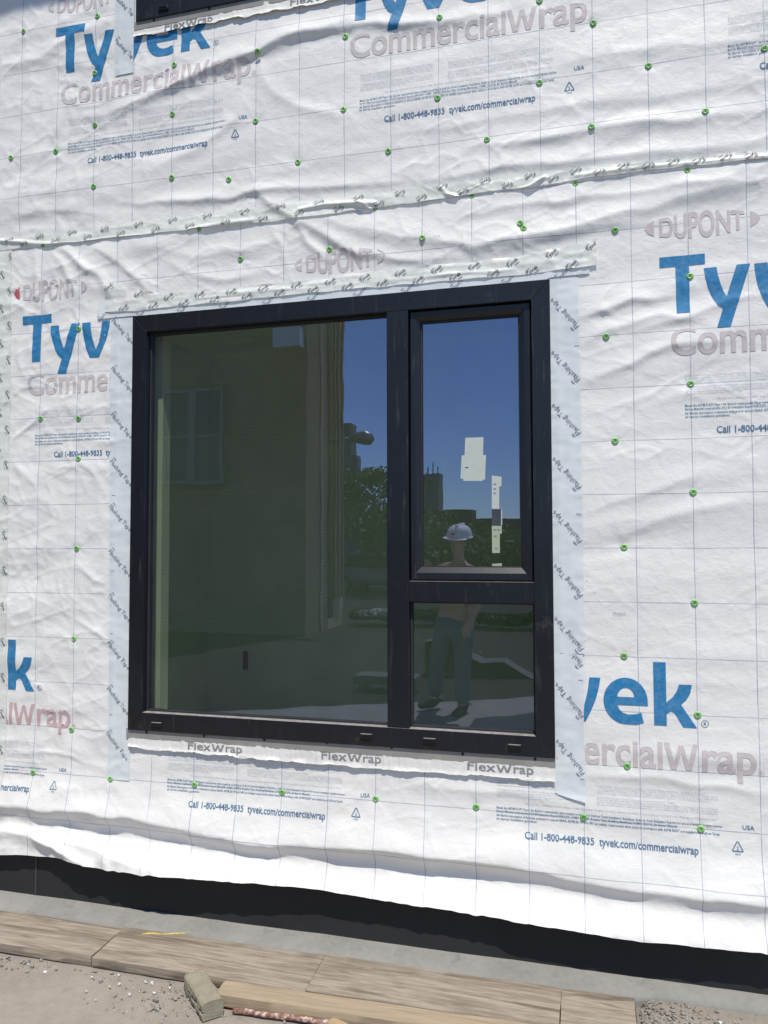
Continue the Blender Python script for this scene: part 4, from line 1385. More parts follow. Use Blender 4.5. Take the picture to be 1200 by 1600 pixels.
dashes = [(np.array([(2.425, z), (2.444, z), (2.444, z + .002), (2.425, z + .002)]), np.array([(0, 1, 2), (0, 2, 3)])) for z in (.78, .455, .13, -.18)]
inR = lambda a, b: (a < 2.4435) & (a > 2.3375)
decal('tape_lettering', keep(merge(lets), inR), .0042, M['dim'], flR, kind='stuff', surf=tape_surf(crease(2.365), .0011, 7))
decal('tape_tick', merge(dashes), .0042, M['dim'], flR, kind='stuff', surf=tape_surf(crease(2.365), .0011, 7))
def low_fn(s, t):
    top = -.372; 
    x = 2.332 + (2.444 - 2.332) * t + .002 * n1(s * 12, 0 * s)
    bot = np.interp(x, [2.33, 2.345, 2.40, 2.45], [-.925, -.932, -.945, -.956])
    return x, bot + (top - bot) * s
flRL = outline_sheet('flashing_tape', (70, 12, low_fn), M['flash_tape'], .0024, 'short lower piece of white flashing tape at the window bottom right corner', 'tape', 'flashing tapes', wrinkle=.0010, seed=9, surf_extra=lambda x, z: .004 * np.exp(-((z + .95) / .02) ** 2) + .002 * n1(x / .05, z / .2))
lets = [place(FM, 2.391, z, 1.0, 1.0, R(180 - 49)) for z in (-.575, -.788)]
frag = keep(place(FM, 2.391, -.385, 1.0, 1.0, R(180 - 49)), lambda a, b: b < -.402)
dashes = [(np.array([(2.425, z), (2.441, z), (2.441, z + .002), (2.425, z + .002)]), np.array([(0, 1, 2), (0, 2, 3)])) for z in (-.50, -.87)]
lowsf = tape_surf(lambda x, z: .004 * np.exp(-((z + .95) / .02) ** 2) + .002 * n1(x / .05, z / .2), .0010, 9)
decal('tape_lettering', keep(merge(lets + [frag]), lambda a, b: (a < 2.4415) & (a > 2.3375)), .0034, M['dim'], flRL, kind='stuff', surf=lowsf)
decal('tape_tick', merge(dashes), .0034, M['dim'], flRL, kind='stuff', surf=lowsf)

# head of the window: bluish flashing tape first, yellowish seam tape over it
def head_fn(s, t):
    x = .305 + (2.487 - .305) * s
    bot = np.interp(x, [.305, .50, .53, 2.30, 2.336, 2.487], [1.052, 1.054, 1.040, 1.040, 1.057, 1.060])
    top = np.interp(x, [.305, .42, .6, 2.2, 2.487], [1.130, 1.128, 1.118, 1.128, 1.158])
    return x, bot + (top - bot) * t
flH = outline_sheet('flashing_tape', (320, 9, head_fn), M['flash_tape'], .0042, 'flashing tape strip along the head of the big window, mostly covered', 'tape', 'flashing tapes', wrinkle=.0008, seed=11)
lets = []
x = .36
while x < 2.5:
    lets.append(place(FM, x, 1.088, .82, .82, R(45))); x += .205
hsf = tape_surf(None, .0008, 11)
decal('tape_lettering', keep(merge(lets), lambda a, b: (a > .307) & (a < 2.485) & (b > 1.048) & (b < np.interp(a, [.305, .42, .6, 2.2, 2.487], [1.130, 1.128, 1.118, 1.128, 1.158]) - .002)), .0050, M['dim'], flH, kind='stuff', surf=hsf)
def head2_b(x): return np.interp(x, [.33, .50, .9, 1.4, 1.9, 2.3, 2.53], [1.085, 1.075, 1.078, 1.082, 1.080, 1.078, 1.092])
def head2_t(x): return np.interp(x, [.33, .40, .62, .9, 1.4, 1.77, 2.2, 2.35, 2.53], [1.225, 1.205, 1.145, 1.140, 1.142, 1.152, 1.150, 1.172, 1.190])
def head2_fn(s, t):
    x = .345 + (2.515 - .345) * s
    b = head2_b(x) + .003 * n1(x / .08, 0 * x); tp = head2_t(x) + .004 * n2(x / .07, 0 * x)
    return x, b + (tp - b) * t
def pk2(x, z): return .0035 * np.abs(n1(x / .13, z / .018)) + .004 * np.exp(-((z - 1.108 - .012 * n2(x / .2, 0 * x)) / .006) ** 2) * sstep(-.1, .4, n3(x / .3, 0 * x))
hd2 = outline_sheet('seam_tape', (340, 14, head2_fn), M['head_tape'], .0062, 'wrinkled yellowish tape over the head flashing of the big window', 'tape', None, wrinkle=.0016, seed=13, surf_extra=pk2)
marks = []; x = .37; i = 0
while x < 2.52:
    b, tp = float(head2_b(x)), float(head2_t(x))
    marks.append(place(SM, x, (b + .012) if i % 2 else (tp - .022), 1.1, 1.1, R(38 + random.uniform(-6, 6)))); x += .076; i += 1
decal('tape_lettering', keep(merge(marks), lambda a, b: (a > .35) & (a < 2.51) & (b > head2_b(a) + .003) & (b < head2_t(a) - .004)), .0078, M['dark'], hd2, kind='stuff', surf=tape_surf(pk2, .0016, 13))

# crinkled flexible flashing under each sill
def flex_strip(dz, x0, x1, label, xs_, zb_, zt, texts, nm='sill_flashing'):
    def fn(s, t):
        x = x0 + (x1 - x0) * s
        b = np.interp(x, xs_, zb_) + dz + .0045 * n1(x / .05, 0 * x) + .0022 * n2(x / .014, 0 * x) - .010 * np.clip(n3(x / .09, 0 * x + 3) - .45, 0, 1)
        tt = zt + dz + .003 * n4(x / .03, 0 * x) + .002 * n2(x / .009, 0 * x + 2)
        return x, b + (tt - b) * t
    ex = lambda x, z: .0022 * np.abs(n2(x / .022, z / .3)) + .006 * np.exp(-((z - dz - np.interp(x, xs_, zb_)) / .006) ** 2) * (0.4 + np.clip(n1(x / .06, 0 * x), 0, 1)) + .006
    o = outline_sheet(nm, (460, 8, fn), M['flex'], .0030, label, 'flashing', 'crinkled sill flashings', wrinkle=.0008, seed=15, surf_extra=ex)
    sf = tape_surf(ex, .0008, 15)
    v, t = merge([fit(stretch_x_height(text('Flex', .010)), 0, 1.72, 1), (W_GLYPH[0] * np.array([.92, .685]) + np.array([1.77, 0]), W_GLYPH[1]), fit(stretch_x_height(text('rap', .010)), 2.80, 4.0, 1)])
    L = []
    for tx, w, tz in texts:
        s = w / v[:, 0].max()
        L.append(place((v, t), tx, tz + dz, s, .042))
    lo = lambda a, b: b > np.interp(a, xs_, zb_) + dz + .004
    decal('flashing_letter', keep(merge(L), lo), .0042, M['flexink'], o, surf=sf)
    return o
flex_strip(0.0, .496, 2.334, 'white crinkled sill flashing lettered under the big window', [.49, .60, .94, 1.3, 1.66, 2.0, 2.32], [-.868, -.876, -.879, -.884, -.886, -.884, -.884], -.830,
           [(.789, .255, -.8635), (1.397, .255, -.8635), (2.000, .255, -.8635)])
flex_strip(STOREY, .478, 2.334, 'white crinkled sill flashing lettered under the window at photo top', [.47, .9, 1.4, 2.4], [-.862, -.868, -.874, -.886], -.822,
           [(.640, .24, -.862), (1.250, .25, -.862), (1.86, .25, -.862)])
# tape beside the upper window
flU = outline_sheet('flashing_tape', (150, 12, strip_fn(2.186, 4.0, .378, .374, .476, .492)), M['flash_tape'], .0052, 'white flashing tape below left corner of the window at photo top', 'tape', 'flashing tapes', wrinkle=.0006, seed=17, surf_extra=crease(.40))
lets = [place(FM, .432, 2.300 + .203 * k, .98, .98, R(-47)) for k in range(8)]
decal('tape_lettering', keep(merge(lets), lambda a, b: (a > .382) & (a < .474)), .0062, M['dim'], flU, kind='stuff', surf=tape_surf(crease(.40), .0006, 17))

# ------------------------------------------------------------------ green cap fasteners
def cap_parts():
    bm = bmesh.new()
    add_lathe(bm, [(.0128, 0), (.0132, .0012), (.0126, .0026), (.0108, .0040), (.0088, .0050), (.0072, .0048), (.0062, .0036), (.0, .0034)], 'Y', 22)
    me1 = bpy.data.meshes.new('cap'); bm.to_mesh(me1); bm.free()
    me1.polygons.foreach_set('use_smooth', [True] * len(me1.polygons)); me1.materials.append(M['cap'])
    bm = bmesh.new()
    add_box(bm, -.0052, .0052, -.0052, -.0036, -.0011, .0011, .0004)
    me2 = bpy.data.meshes.new('staple'); bm.to_mesh(me2); bm.free(); me2.materials.append(M['nail'])
    return me1, me2
CAP, STAPLE = cap_parts()
for i, (px, py, lab) in enumerate(CAPS):
    x, z = W(px, py, -.012)
    e = .004
    h0 = float(H(np.array([x]), np.array([z]))[0])
    x, z = W(px, py, -h0)
    gx = float(H(np.array([x + e]), np.array([z]))[0] - H(np.array([x - e]), np.array([z]))[0]) / (2 * e)
    gz = float(H(np.array([x]), np.array([z + e]))[0] - H(np.array([x]), np.array([z - e]))[0]) / (2 * e)
    up_ = z > float(seam_z(x))
    r_ = empty('cap_fastener', (x, -(h0 + (.0028 if up_ else .0006) - (.0034 if lab.startswith('under the seam') else 0)), z))
    r_.rotation_euler = (math.atan(-gz) * -.6, 0, math.atan(-gx) * .6)
    tag(r_, 'green cap fastener ' + lab, 'fastener', 'green cap fasteners on the wrap')
    obj('cap', CAP, None, r_)
    s_ = obj('staple', STAPLE, None, r_)
    s_.rotation_euler = (0, random.uniform(-.9, .9), 0)

# ------------------------------------------------------------------ room behind the glass
room = empty('interior_room', (1.4, 1.4, GZ)); tag(room, 'dim green grey room seen through the big window glass', 'room')
RX0, RX1, RY1, RZ0, RZ1 = -.05, 3.0, 1.75, -1.2, 1.3
for nm, b in (('back_wall', (RX0, RX1, RY1, RY1 + .1, RZ0, RZ1)), ('side_wall', (RX0 - .1, RX0, .125, RY1, RZ0, RZ1)), ('side_wall', (RX1, RX1 + .1, .125, RY1, RZ0, RZ1)),
              ('floor', (RX0, RX1, .125, RY1, RZ0 - .06, RZ0)), ('ceiling', (RX0, RX1, .125, RY1, RZ1, RZ1 + .06))):
    box(nm, rel(b, room), M['room'], room)
sxx, szz = W(383, 1032, RY1 - .01)
box('socket', rel((sxx - .016, sxx + .016, RY1 - .012, RY1 - .001, szz - .06, szz + .06), room), M['socket'], room)
jx0, jx1 = .47, W(252.5, 800, .10)[0]
box('jamb_board', rel((.5045, jx1, .10, .17, -1.15, 1.2), room), M['liner'], room, .002)
box('jamb_board', rel((.38, .503, .125, .199, -.9, 1.2), room), M['room'], room, .002)
box('sill_board', rel((.47, 2.36, .125, .24, -.80, -.765), room), M['liner'], room, .002)
room2 = empty('interior_room', (1.4, 1.4, 1.65)); tag(room2, 'dark room behind the window at photo top', 'room')
for nm, b in (('back_wall', (RX0, RX1, RY1, RY1 + .1, 1.7, 4.6)), ('side_wall', (RX0 - .1, RX0, .125, RY1, 1.7, 4.6)), ('side_wall', (RX1, RX1 + .1, .125, RY1, 1.7, 4.6)),
              ('floor', (RX0, RX1, .125, RY1, 1.6, 1.7)), ('ceiling', (RX0, RX1, .125, RY1, 4.6, 4.7))):
    box(nm, rel(b, room2), M['room'], room2)

# ------------------------------------------------------------------ planks, lumber and rubble at the foot of the wall
def board(name, x0, x1, y0, y1, z0, z1, mat, label, cat, group=None, rz=0.0, seed=0, warp=.002, bevel=.003):
    nx = max(8, int((x1 - x0) / .04))
    bm = bmesh.new()
    cx_, cy_ = (x0 + x1) / 2, (y0 + y1) / 2
    prof = [(y0 + bevel, z0), (y0, z0 + bevel), (y0, z1 - bevel), (y0 + bevel, z1), (y0 + (y1 - y0) * .33, z1), (y0 + (y1 - y0) * .66, z1), (y1 - bevel, z1), (y1, z1 - bevel), (y1, z0 + bevel), (y1 - bevel, z0)]
    rings = []
    for i in range(nx + 1):
        x = x0 + (x1 - x0) * i / nx
        ring = []
        for k, (y, z) in enumerate(prof):
            w = float(n1(np.array(x / .25 + seed * 7.3), np.array(k * .8 + seed)))
            w2 = float(n3(np.array(x / .05 + seed * 3.1), np.array(k * 1.9)))
            ex = .004 * float(n2(np.array(k * 1.7), np.array(seed * 5.0))) if i in (0, nx) else 0
            ring.append(bm.verts.new((x - cx_ + ex, y - cy_ + warp * w + .0006 * w2, z - z0 + (warp * .7 * w + .0006 * w2) * (1 if z > (z0 + z1) / 2 else .2))))
        rings.append(ring)
    n = len(prof)
    for a, b in zip(rings[:-1], rings[1:]):
        for k in range(n):
            bm.faces.new((a[k], a[(k + 1) % n], b[(k + 1) % n], b[k]))
    bm.faces.new(rings[0]); bm.faces.new(rings[-1][::-1])
    bmesh.ops.recalc_face_normals(bm, faces=bm.faces)
    o = bm_obj(name, bm, mat, None, True, (cx_, cy_, z0))
    me = o.data
    o.rotation_euler = (0, 0, rz)
    tag(o, label, cat, group)
    try:
        me.set_sharp_from_angle(angle=R(40))
    except Exception:
        pass
    return o
PLX = [-1.35, .558, 1.453, 2.354, 2.606]
PL = ['weathered plank at lower left, ending at first dark joint', 'weathered plank with yellow twine on it, between first and second joints',
      'weathered plank behind the pale sawn lumber, between second and third joints', 'short end plank beside the rubble at lower right']
for k in range(4):
    pk_ = board('plank', PLX[k] + .0022, PLX[k + 1] - .0022, -.343 + .003 * k - (.004 if k == 1 else 0), -.118 + .004 * (k % 2), GZ - .002, -1.5995 - .002 * (k % 2), M['plank'], PL[k], 'plank', 'planks laid end to end along the wall', seed=k + 1, warp=.003)
    pk_.rotation_euler.x = R((1.0, 2.6, 4.2, 4.2)[k]); pk_.location.z += (.002, .005, .008, .008)[k]
board('lumber', 1.150, 2.325, -.448, -.358, GZ + .004, GZ + .046, M['lumber'], 'pale sawn lumber lying in front of the weathered planks', 'lumber', None, R(1.2), seed=9, warp=.0015, bevel=.0025)
# split and knot on the lumber
oc = board('wood_offcut', 1.585, 1.730, -.505, -.470, GZ + .001, GZ + .024, M['offcut'], 'small fresh wood offcut leaning by the lumber at the bottom edge', 'offcut', None, R(-20), seed=12, warp=.001, bevel=.0015)
# grooved mortar block
def grooved_block():
    bm = bmesh.new()
    prof = [(-.037, 0), (-.041, .006), (-.041, .021), (-.037, .0245), (-.029, .0255), (-.029, .0285), (-.037, .0300), (-.041, .034), (-.040, .053), (-.034, .059), (.0, .061), (.030, .060), (.037, .054), (.038, .030), (.037, .008), (.033, 0)]
    L = .235; nx = 26; rings = []
    for i in range(nx + 1):
        t = i / nx
        k = 1 - .16 * max(0, (.16 - t) / .16) ** 2
        ring = []
        for j, (y, z) in enumerate(prof):
            w = .0016 * float(n1(np.array(t * 7.0), np.array(j * .9))) + .0012 * float(n3(np.array(t * 27.0), np.array(j * 2.1)))
            ring.append(bm.verts.new(((t - .5) * L + (.004 * float(n2(np.array(j * .8), np.array(2.0 + t))) if i in (0, nx) else 0), y * k + w, max(0, z * k + w * (z > .003)))))
        rings.append(ring)
    n = len(prof)
    for a, b in zip(rings[:-1], rings[1:]):
        for q in range(n): bm.faces.new((a[q], a[(q + 1) % n], b[(q + 1) % n], b[q]))
    bm.faces.new(rings[0]); bm.faces.new(rings[-1][::-1])
    bmesh.ops.recalc_face_normals(bm, faces=bm.faces)
    return bm
gb = bm_obj('mortar_block', grooved_block(), M['chunk'], None, False, (1.092, -.438, GZ - .001))
gb.rotation_euler = (0, 0, R(-44))
try: gb.data.set_sharp_from_angle(angle=R(35))
except Exception: pass
tag(gb, 'grey grooved mortar block lying at the left end of the lumber', 'block')
bm = bmesh.new()
pts = [(1.232 + .37 * i / 10, -.478 + .020 * i / 10 + .002 * math.sin(i * 1.3), GZ + .0115 + .0006 * math.sin(i * 2.1)) for i in range(11)]
add_tube(bm, [(a - 1.232, b + .478, c - GZ) for a, b, c in pts], [.0095 + .0008 * math.sin(i * 2.7) for i in range(11)], 10)
tag(bm_obj('metal_rod', bm, M['rod'], None, True, (1.232, -.478, GZ)), 'short rod with flaking red paint in front of the lumber', 'rod')
bm = bmesh.new()
y0_ = [(.66 + .28 * i / 14, -.150 + .095 * (i / 14) ** 1.3 + .004 * math.sin(i * .9), -1.5955 + .003 * math.sin(i * .8) ** 2 + (.006 if i == 14 else 0)) for i in range(15)]
add_tube(bm, [(a - .66, b + .15, c + 1.6) for a, b, c in y0_], .0042, 6)
tag(bm_obj('twine', bm, M['yellow'], None, True, (.66, -.15, -1.6)), 'piece of yellow twine lying on the weathered plank', 'twine')

# rubble: crumbs nobody could count
def rubble(n, place_fn, smin, smax, seed):
    rr = random.Random(seed)
    bm = bmesh.new()
    for _ in range(n):
        x, y, z = place_fn(rr)
        s = smin + (smax - smin) * rr.random() ** 3
        mtx = Matrix.Translation((x, y, z + s * .25)) @ Matrix.Rotation(rr.uniform(0, 6.3), 4, Vector((rr.random(), rr.random(), rr.random() + .1)).normalized()) @ Matrix.Diagonal((s, s * rr.uniform(.5, .9), s * rr.uniform(.3, .7), 1))
        r_ = bmesh.ops.create_icosphere(bm, subdivisions=1, radius=.5, matrix=mtx)
        for v in r_['verts']: v.co += Vector((rr.uniform(-1, 1), rr.uniform(-1, 1), rr.uniform(-1, 1))) * s * .09
    return bm
def pf_edge(rr):
    x = rr.uniform(-.5, 1.25); y = -.352 - abs(rr.gauss(0, .045)); return x, y, GZ - .006
def pf_right(rr):
    x = 2.62 + abs(rr.gauss(0, .14)); y = rr.uniform(-.40, -.075); return x, y, float(ground_z(np.array(x), np.array(y)))
def pf_mid(rr):
    return rr.gauss(1.02, .14), rr.gauss(-.47, .075), GZ - .006
def pf_any(rr):
    return rr.uniform(-.6, 3.2), rr.uniform(-1.1, -.36), GZ - .006
tag(bm_obj('rubble', rubble(300, pf_edge, .003, .022, 1), M['rubble']), 'loose grey crumbs along the front edge of the planks', kind='stuff')
tag(bm_obj('rubble', rubble(1000, pf_right, .004, .024, 2), M['rubble']), 'heap of pale gravel beside the plank end at lower right', kind='stuff')
tag(bm_obj('rubble', rubble(260, pf_mid, .003, .020, 3), M['rubble']), 'grey grit scattered round the mortar block', kind='stuff')
tag(bm_obj('rubble', rubble(420, pf_any, .002, .009, 4), M['rubble']), 'sparse grit on the dusty pavement', kind='stuff')
def pf_white(rr):
    if rr.random() < .5: return rr.gauss(.95, .15), rr.gauss(-.44, .06), GZ - .004
    if rr.random() < .5: x = 2.68 + abs(rr.gauss(0, .15)); y = rr.uniform(-.33, -.09); return x, y, float(ground_z(np.array(x), np.array(y)))
    return rr.uniform(-.3, 1.2), -.36 - abs(rr.gauss(0, .05)), GZ - .004
tag(bm_obj('plaster_crumbs', rubble(130, pf_white, .004, .018, 5), M['white_bits']), 'white plaster crumbs in the dust by the planks', kind='stuff')

# ------------------------------------------------------------------ what stands behind the camera, mirrored in the glass
# brick building across the yard
bb = empty('brick_building', (-8, -13.2, GZ)); tag(bb, 'brown brick building across the yard, mirrored in the left pane', 'building')
fx = V(478, 800, -12)[0]
box('facade', rel((-22, fx, -14.4, -12.0, GZ - .25, 12.4), bb), M['brick'], bb)
box('sunlit_pier', rel((fx - .5, fx + .03, -14.39, -12.9, GZ - .25, 12.3), bb), M['brick_sunlit'], bb)  # added skin on the side wall that carries the painted sunlight
bm = bmesh.new(); add_tube(bm, [(fx + .09 + 8, -.15, .0), (fx + .09 + 8, -.15, 13.9)], .06, 12); bm_obj('downpipe', bm, M['downpipe'], bb, True)
for k, yy in enumerate((-13.55, -13.75, -14.0, -14.2)):
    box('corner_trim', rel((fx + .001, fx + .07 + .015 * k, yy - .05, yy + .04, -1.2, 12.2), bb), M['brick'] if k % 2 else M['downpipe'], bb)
def far_window(x0, x1, z0, z1, y):
    w = box('window', rel((x0 - .10, x1 + .10, y - .12, y + .03, z0 - .10, z1 + .10), bb), M['stone'], bb)
    bm = bmesh.new()
    L = bb.location
    add_box(bm, x0 - L.x, x1 - L.x, y - L.y + .031, y - L.y + .036, z0 - L.z, z1 - L.z)
    bm_obj('pane', bm, M['pane_dark'], w)
    bm = bmesh.new()
    mx = (x0 + x1) / 2
    for b in ((x0, x1, z0, z0 + .07), (x0, x1, z1 - .07, z1), (x0, x0 + .07, z0 + .071, z1 - .071), (x1 - .07, x1, z0 + .071, z1 - .071), (mx - .09, mx + .09, z0 + .071, z1 - .071), (x0 + .071, mx - .091, (z0 + z1) / 2 - .03, (z0 + z1) / 2 + .03), (mx + .091, x1 - .071, (z0 + z1) / 2 - .03, (z0 + z1) / 2 + .03)):
        add_box(bm, b[0] - L.x, b[1] - L.x, y - L.y + .037, y - L.y + .07, b[2] - L.z, b[3] - L.z)
    bm_obj('frame', bm, M['greypaint'], w)
far_window(-6.6, -5.12, 1.36, 3.46, -12.0)
far_window(-9.9, -8.42, 1.36, 3.46, -12.0)
far_window(-6.6, -5.12, 5.2, 7.3, -12.0)
bx0, bz1 = V(433, 518, -12); bx1, bz0 = V(478, 545, -12)
box('vent_box', rel((bx0, bx1 - .04, -11.998, -11.7, bz0, bz1), bb), M['whitepaint'], bb, .02)
# lamp on a short arm at the building's corner
lx, lz = V(562, 684, -13.3)
lamp = empty('wall_lamp', (fx + .05, -13.3, lz)); tag(lamp, 'grey floodlight on an arm off the brick corner, mirrored in the left pane', 'lamp')
bm = bmesh.new(); add_tube(bm, [(0, 0, -.05), (.25, 0, -.02), (lx - fx - .15, 0, .0)], .03, 8); bm_obj('arm', bm, M['steel'], lamp, True)
bm = bmesh.new(); add_tube(bm, [(lx - fx - .3, 0, -.01), (lx - fx - .15, 0, .0), (lx - fx + .05, 0, .0), (lx - fx + .2, 0, -.05), (lx - fx + .27, 0, -.05)], [.06, .12, .17, .13, .03], 14); bm_obj('lamp_head', bm, M['steel'], lamp, True)

# towers and low roofs on the skyline
def tower(label, px0, px1, ptop, Y, mat, dpt=20, rods=0, step=None):
    x0, z1 = V(px0, ptop, Y); x1, _ = V(px1, ptop, Y)
    t = empty('tower_block', ((x0 + x1) / 2, Y - dpt / 2, GZ - .25)); tag(t, label, 'tower')
    L = t.location
    box('shaft', rel((x0, x1, Y - dpt, Y, GZ - .25, z1), t), mat, t)
    nfl = max(3, int((z1 - GZ) / 3.4))
    bm = bmesh.new()
    for k in range(1, nfl):
        zz = GZ + k * (z1 - GZ) / nfl
        add_box(bm, x0 - L.x + .2, x1 - L.x - .2, dpt / 2 + .01, dpt / 2 + .12, zz - L.z, zz - L.z + 1.3)
    bm_obj('window_band', bm, M['pane_dark'], t)
    for k in range(rods):
        xx = x0 + (x1 - x0) * (k + .6) / (rods + .4)
        bm = bmesh.new(); add_tube(bm, [(xx - L.x, 0, z1 - L.z), (xx - L.x, 0, z1 - L.z + (z1 - GZ) * (.16 if k == 1 else .1))], (x1 - x0) * .035, 6); bm_obj('mast', bm, M['roof'], t)
    if step:
        a0, a1, at = step
        q0, qz = V(a0, at, Y); q1, _ = V(a1, at, Y)
        box('wing', rel((q0, q1, Y - dpt * .8, Y - .5, GZ - .25, qz), t), M['tower'], t)
    return t
tower('slim dark blue stepped tower mirrored beside the brick corner', 534, 548, 661, -150, M['tower2'], 4, 0, (548, 556, 711))
tower('grey tower with masts mirrored at the left of the small pane', 658, 686, 741, -150, M['tower2'], 5, 3)
tower('low dark flat roofed building mirrored behind the worker hat', 640, 738, 798, -70, M['roof'], 3)
tower('long low dark building mirrored at the right of the small pane', 738, 860, 811, -75, M['roof'], 3)

# trees
def tree(label, x, y, h, r, z0=-1.9, n=9000, seed=0, leaf=.11, crown_lo=.25):
    rr = np.random.RandomState(seed)
    t = empty('tree', (x, y, z0)); tag(t, label, 'tree', 'trees across the yard mirrored in the glass')
    bm = bmesh.new()
    add_tube(bm, [(0, 0, 0), (.05 * h * .2, 0, h * .3), (-.02 * h, .02 * h, h * .65)], [.045 * h * .5, .03 * h * .5, .012 * h * .5], 8)
    for k in range(6):
        a = k * 1.1 + seed
        add_tube(bm, [(.01 * h, 0, h * (.25 + .05 * k)), (math.cos(a) * r * .4, math.sin(a) * r * .4, h * (.45 + .05 * k)), (math.cos(a) * r * .8, math.sin(a) * r * .8, h * (.55 + .06 * k))], [.018 * h * .5, .012 * h * .5, .004 * h * .5], 6)
    bm_obj('trunk', bm, M['bark'], t, True)
    clumps = []
    for k in range(38):
        u = rr.rand(); a = rr.rand() * 6.283
        zz = h * (crown_lo + (1 - crown_lo) * u)
        rad = r * (1.15 - .9 * abs(u - .42) ** 1.1) * math.sqrt(rr.rand())
        clumps.append((rad * math.cos(a), rad * math.sin(a), min(zz, h * .98), r * rr.uniform(.18, .36)))
    cl = np.array(clumps)
    idx = rr.randint(0, len(cl), n)
    d = rr.randn(n, 3); d /= np.linalg.norm(d, axis=1)[:, None]
    P = cl[idx, :3] + d * (cl[idx, 3] * rr.rand(n) ** .4)[:, None] * np.array([1, 1, .75])
    P[:, 2] = np.maximum(P[:, 2], h * .12)
    A = rr.randn(n, 3); A /= np.linalg.norm(A, axis=1)[:, None]
    B = np.cross(A, rr.randn(n, 3)); B /= np.linalg.norm(B, axis=1)[:, None]
    s = (leaf * rr.uniform(.5, 1.2, n))[:, None]
    v = np.stack([P - A * s, P + B * s * .5, P + A * s, P - B * s * .5], 1).reshape(-1, 3)
    f = np.arange(4 * n).reshape(-1, 4)
    obj('crown', new_mesh('crown', v, f), M['leaf'], t)
    return t
TREES = [('dense green tree mirrored between brick corner and mullion', 572, -27, 742, 2.9, 5), ('rounded green tree mirrored behind the sash left stile', 640, -30, 800, 2.4, 6), ('broad green tree mirrored right of the worker', 757, -26, 836, 2.2, 7),
         ('green tree mirrored at the right edge of the small pane', 806, -28, 842, 2.2, 8), ('tree mirrored beyond the window right edge', 872, -27, 820, 2.6, 9), ('green tree mirrored behind the worker head', 700, -34, 838, 2.6, 10)]
for lab, px, Y, pt, r_, sd in TREES:
    x, z = V(px, pt, Y)
    tree(lab, x, Y, z + 1.9, r_, seed=sd)

# clipped hedge with white blossom and a low retaining wall
def leaf_mass(name, x0, x1, y0, y1, z0, z1, n, mat, leaf, seed, label, cat):
    rr = np.random.RandomState(seed)
    P = np.stack([rr.uniform(x0, x1, n), rr.uniform(y0, y1, n), z0 + (z1 - z0) * rr.rand(n) ** .8], 1)
    P[:, 2] += .12 * n1(P[:, 0] / .6, P[:, 1] / .6)
    A = rr.randn(n, 3); A /= np.linalg.norm(A, axis=1)[:, None]
    B = np.cross(A, rr.randn(n, 3)); B /= np.linalg.norm(B, axis=1)[:, None]
    v = np.stack([P - A * leaf, P + B * leaf * .5, P + A * leaf, P - B * leaf * .5], 1).reshape(-1, 3)
    o = obj(name, new_mesh(name, v, np.arange(4 * n).reshape(-1, 4)), mat)
    return tag(o, label, cat)
hx0, hz = V(540, 957, -14); hx1, _ = V(860, 957, -14)
leaf_mass('hedge', hx0, hx1, -14.9, -14.1, GZ - .1, hz + .02, 9000, M['hedge'], .07, 3, 'dark clipped hedge mirrored low across the panes', 'hedge')
fx0, fz = V(558, 957, -13.95); fx1, _ = V(612, 957, -13.95)
leaf_mass('flowers', fx0, fx1, -14.2, -13.9, fz - .10, fz + .06, 260, M['petal'], .035, 4, 'row of small white flowers mirrored left of the mullion', 'flowers')
wl = empty('retaining_wall', (0, -9.0, GZ)); tag(wl, 'dark brown retaining wall with stepped pale coping, mirrored in lower panes', 'wall')
ww = [(-3.0, -.48), (V(725, 1025, -8)[0], -.0), (V(750, 1037, -8)[0], -.02), (V(785, 1035, -8)[0], -.02), (2.2, -.2)]
RWL = V(664, 1003, -8)[0]
top_pts = [(RWL, V(664, 1003, -8)[1]), (V(722, 1020, -8)[0] - .02, V(722, 1000, -8)[1]), (V(726, 1024, -8)[0], V(726, 1024, -8)[1]), (V(751, 1037, -8)[0], V(751, 1037, -8)[1]), (V(785, 1035, -8)[0], V(785, 1035, -8)[1]), (V(836, 1062, -8)[0], V(836, 1062, -8)[1]), (3.4, -2.1)]
prism_xz('wall_body', [(x, z - GZ) for x, z in top_pts] + [(3.4, -.9), (RWL, -.9)], .65, 1.0, M['brownwall'], wl)
for (a, b) in zip(top_pts[:-1], top_pts[1:]):
    d = Vector((b[0] - a[0], 0, b[1] - a[1])); 
    nv = Vector((-d.z, 0, d.x)).normalized() * .012
    prism_xz('coping', [(a[0], a[1] - GZ), (b[0], b[1] - GZ), (b[0] + nv.x, b[1] + nv.z - GZ), (a[0] + nv.x, a[1] + nv.z - GZ)], .62, 1.04, M['coping'], wl)
bx0, bz1 = V(552, 1056, -6.4); bx1, bz0 = V(612, 1073, -6.4)
bench = empty('concrete_bench', ((bx0 + bx1) / 2, -6.6, GZ - .25)); tag(bench, 'low pale concrete bench mirrored left of the mullion', 'bench')
box('seat', rel((bx0, bx1 + .3, -6.8, -6.4, bz0, bz1), bench), M['coping'], bench, .01)
for q in (bx0 + .05, bx1 + .15): box('leg', rel((q, q + .10, -6.75, -6.45, GZ - .25, bz0 - .001), bench), M['coping'], bench)
rr = random.Random(5)

